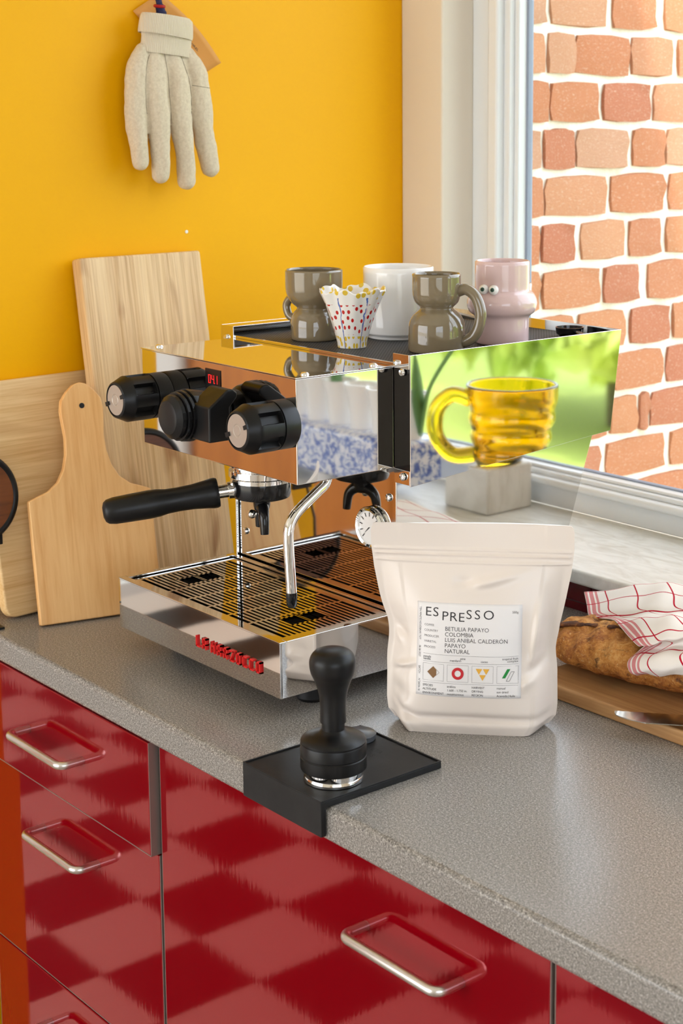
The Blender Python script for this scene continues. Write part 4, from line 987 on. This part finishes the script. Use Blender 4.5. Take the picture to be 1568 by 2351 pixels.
# towel draped over the loaf, from a net of control points
TOWEL = [
 [(0.5968, 0.5850, 0.9361), (0.6586, 0.5900, 0.9551), (0.7107, 0.5950, 0.9699), (0.7609, 0.6000, 0.9782), (0.8195, 0.6000, 0.9847)],
 [(0.6271, 0.5450, 0.9647), (0.6973, 0.5450, 0.9882), (0.7396, 0.5500, 1.0021), (0.7839, 0.5550, 1.0067), (0.8499, 0.5600, 1.0101)],
 [(0.6737, 0.5000, 0.9694), (0.7381, 0.5000, 0.9928), (0.7802, 0.5050, 1.0067), (0.8170, 0.5150, 1.0100), (0.8772, 0.5250, 1.0131)],
 [(0.7014, 0.4750, 0.9680), (0.7663, 0.4700, 0.9918), (0.8074, 0.4750, 1.0045), (0.8419, 0.4850, 1.0095), (0.9005, 0.4950, 1.0172)],
 [(0.7252, 0.4680, 0.9709), (0.7762, 0.4650, 0.9879), (0.8199, 0.4650, 1.0013), (0.8515, 0.4750, 1.0057), (0.9085, 0.4850, 1.0137)],
 [(0.7574, 0.4550, 0.9792), (0.8006, 0.4520, 0.9943), (0.8372, 0.4520, 1.0061), (0.8647, 0.4620, 1.0085), (0.9164, 0.4750, 1.0128)],
 [(0.7851, 0.4360, 0.9832), (0.8209, 0.4360, 0.9985), (0.8551, 0.4360, 1.0096), (0.8803, 0.4460, 1.0106), (0.9266, 0.4620, 1.0107)],
 [(0.8131, 0.4200, 0.9809), (0.8461, 0.4180, 0.9964), (0.8765, 0.4180, 1.0088), (0.8987, 0.4280, 1.0101), (0.9392, 0.4460, 1.0100)],
 [(0.8378, 0.4080, 0.9777), (0.8664, 0.4040, 0.9917), (0.8927, 0.4040, 1.0031), (0.9127, 0.4140, 1.0069), (0.9487, 0.4340, 1.0068)],
 [(0.8436, 0.4120, 0.9808), (0.8622, 0.4140, 0.9865), (0.8852, 0.4160, 0.9948), (0.9059, 0.4240, 0.9992), (0.9411, 0.4440, 0.9999)],
 [(0.8286, 0.4180, 0.9702), (0.8535, 0.4180, 0.9775), (0.8814, 0.4180, 0.9875), (0.9033, 0.4260, 0.9923), (0.9398, 0.4460, 0.9933)],
 [(0.8261, 0.4060, 0.9622), (0.8587, 0.4020, 0.9755), (0.8923, 0.4000, 0.9875), (0.9152, 0.4100, 0.9931), (0.9476, 0.4360, 0.9928)],
 [(0.8302, 0.3980, 0.9561), (0.8651, 0.3920, 0.9706), (0.8979, 0.3900, 0.9835), (0.9224, 0.4000, 0.9914), (0.9540, 0.4280, 0.9905)],
 [(0.8365, 0.3960, 0.9508), (0.8683, 0.3900, 0.9626), (0.9029, 0.3880, 0.9747), (0.9266, 0.3980, 0.9816), (0.9558, 0.4260, 0.9820)],
 [(0.8390, 0.4040, 0.9476), (0.8659, 0.4000, 0.9548), (0.8977, 0.3980, 0.9638), (0.9211, 0.4080, 0.9702), (0.9514, 0.4320, 0.9728)],
]
TOWEL = [row+[tuple(2*a-b for a, b in zip(row[-1], row[-2]))] for row in TOWEL]
rows_ = [spline(r, 14) for r in TOWEL]; cols_ = [spline([r[k] for r in rows_], 8) for k in range(len(rows_[0]))]
nr, nc = len(cols_[0]), len(cols_); g = G(); uvs = []
vacc = 0
for i in range(nr):
    if i: vacc += (cols_[10][i]-cols_[10][i-1]).length
    uacc = 0
    for k in range(nc):
        if k: uacc += (cols_[k][i]-cols_[k-1][i]).length
        g.v.append(tuple(cols_[k][i]+Vector((0, 0, .0012*math.sin(k*.35+i*.21))))); uvs.append((uacc, vacc))
g.f = [(i*nc+k, i*nc+k+1, (i+1)*nc+k+1, (i+1)*nc+k) for i in range(nr-1) for k in range(nc-1)]
tw_o = obj('checked_towel', g, M_towel, uv=uvs, angle=180); md = tw_o.modifiers.new('t', 'SOLIDIFY'); md.thickness = .0014
tag(tw_o, 'white linen towel with red check lines draped over the loaf', 'towel')
# serrated knife: blade lying on the board with its handle to the right
kn = thing('bread_knife', 'serrated bread knife lying on the board in front of the loaf', 'knife', (.95, .39, .917))
g = G(); base = Vector((.8506, .3560, .9195)); kd = Vector((.85, .52, .05)).normalized(); kn_ = Vector((-kd.y, kd.x, 0)).normalized(); kl = .125
top = []; bot = []; N_ = 80
for i in range(N_+1):
    f = i/N_; w_ = .0125*min(1, (f/.10))**.6
    top.append(base+kd*(kl*f)+kn_*(.0008*abs(math.sin(f*PI*15)))+Vector((0, 0, .002)))
    bot.append(base+kd*(kl*f)-kn_*(.024*min(1, f/.30)**.55))
th = Vector((0, 0, .0011)); n2 = N_+1
g.v = [tuple(p) for p in top+bot]+[tuple(p-th) for p in top+bot]
g.f = [(i, i+1, n2+i+1, n2+i) for i in range(N_)]+[(2*n2+i+1, 2*n2+i, 3*n2+i, 3*n2+i+1) for i in range(N_)]+[(i, 2*n2+i, 2*n2+i+1, i+1) for i in range(N_)]+[(n2+i, n2+i+1, 3*n2+i+1, 3*n2+i) for i in range(N_)]+[(N_, 2*n2+N_, 3*n2+N_, n2+N_), (0, n2, 3*n2, 2*n2)]
obj('blade', g, M_blade, kn, angle=30)
hs = base+kd*kl+Vector((0, 0, .003))
obj('handle', G().tube([hs-kd*.004, hs, hs+kd*.025, hs+kd*.055, hs+kd*.085, hs+kd*.09], [.006, .0105, .012, .0105, .0125, .006], 16, flat=(.65, 1)), M_walnut, kn)

# ------------------------------------------------------------------ things on the sill beyond the picture edge (seen mirrored in the machine)
sb = obj('stone_block', G().box(.922, 1.018, .722, .816, .965, 1.036), M_marble, bevel=.004)
tag(sb, 'white stone block standing on the window sill under the amber mug', 'block')
am = thing('amber_mug', 'amber glass mug on the window sill, mirrored in the machine side', 'mug', (.970, .769, 1.036), math.radians(-50)); am.scale = (1.3, 1.3, 1.3)
pr7 = smooth_prof([(.036, 0), (.040, .002), (.044, .012), (.0425, .022), (.047, .034), (.0455, .044), (.0500, .056), (.0490, .066), (.0520, .078), (.0530, .095)], 5)
obj('body', G().lathe(cup_profile(pr7, .004), (0, 0, 0), seg=64, cap=False, wob=lambda a, r, z: (r*(1+.02*math.sin(3*a+60*z)), z)), M_amber, am, local=True, angle=80)
obj('handle', G().tube(spline([(.047, 0, .078), (.068, 0, .084), (.086, 0, .066), (.086, 0, .036), (.068, 0, .014), (.043, 0, .014)], 8), .0095, 20), M_amber, am, local=True, angle=80)
vz = thing('flower_vase', 'white vase with blue floral body and a row of spouts on the sill', 'vase', (1.27, .705, .965))
obj('body', G().box(-.17, .17, -.045, .045, .018, .098), M_delft, vz, local=True, bevel=.010, seg=4)
for x in (-.14, 0, .14): obj('foot', G().lathe([(.022, 0), (.020, .010), (.024, .020)], (x, -.01, 0), seg=24), M_porc, vz, local=True)
for k in range(6):
    obj('spout', G().lathe([(.020, .094), (.021, .12), (.025, .15), (.030, .170), (.027, .170), (.022, .15), (.018, .12)], (-.140+.056*k, 0, 0), seg=28, cap=False), M_porc, vz, local=True)
for k, (x, lean, hh) in enumerate(((1.13-.026, -.10, .15), (1.27-.028, .03, .18), (1.41, .12, .16))):
    tl = thing('tulip', ('pink tulip leaning towards the machine', 'tallest pink tulip in the middle of the vase', 'pink tulip leaning away from the machine')[k], 'flower', (x, .705, 1.07), group='tulips in the vase')
    tipp = Vector((lean, -.02, hh))
    obj('stem', G().tube(spline([(0, 0, 0), (lean*.2, 0, hh*.5), tuple(tipp)], 6), .0032, 8), M_stem, tl, local=True)
    for q_ in range(6):
        a = q_*PI/3; d = Vector((math.cos(a), math.sin(a), 0)); r0 = .016 if q_ % 2 else .013
        g = G(); sd_ = Vector((-d.y, d.x, 0))
        rowsP = [(0, .004, .004), (.012, .012, r0), (.030, .014, r0+.004), (.046, .008, r0), (.054, .001, r0-.004)]
        for z, w_, r in rowsP:
            for s in (-1, 0, 1): g.v.append(tuple(tipp+d*(r-(.003 if s else 0))+sd_*w_*s+Vector((0, 0, z))))
        g.f = [(i*3+j, i*3+j+1, i*3+j+4, i*3+j+3) for i in range(4) for j in range(2)]
        p_ = obj('petal', g, M_petal, tl, local=True, angle=180); md = p_.modifiers.new('t', 'SOLIDIFY'); md.thickness = .0008
    g = G(); 
    for i in range(9):
        f = i/8; p = Vector((lean*.5*f+.03*f*(1 if k != 1 else -1), -.03*f, .15*f)); w_ = .012*math.sin(PI*min(.98, f+.08))
        g.v += [tuple(p+Vector((0, w_, 0))), tuple(p-Vector((0, w_, .0)))]
    g.f = [(2*i, 2*i+1, 2*i+3, 2*i+2) for i in range(8)]
    p_ = obj('leaf', g, M_stem, tl, local=True, angle=180); md = p_.modifiers.new('t', 'SOLIDIFY'); md.thickness = .0008
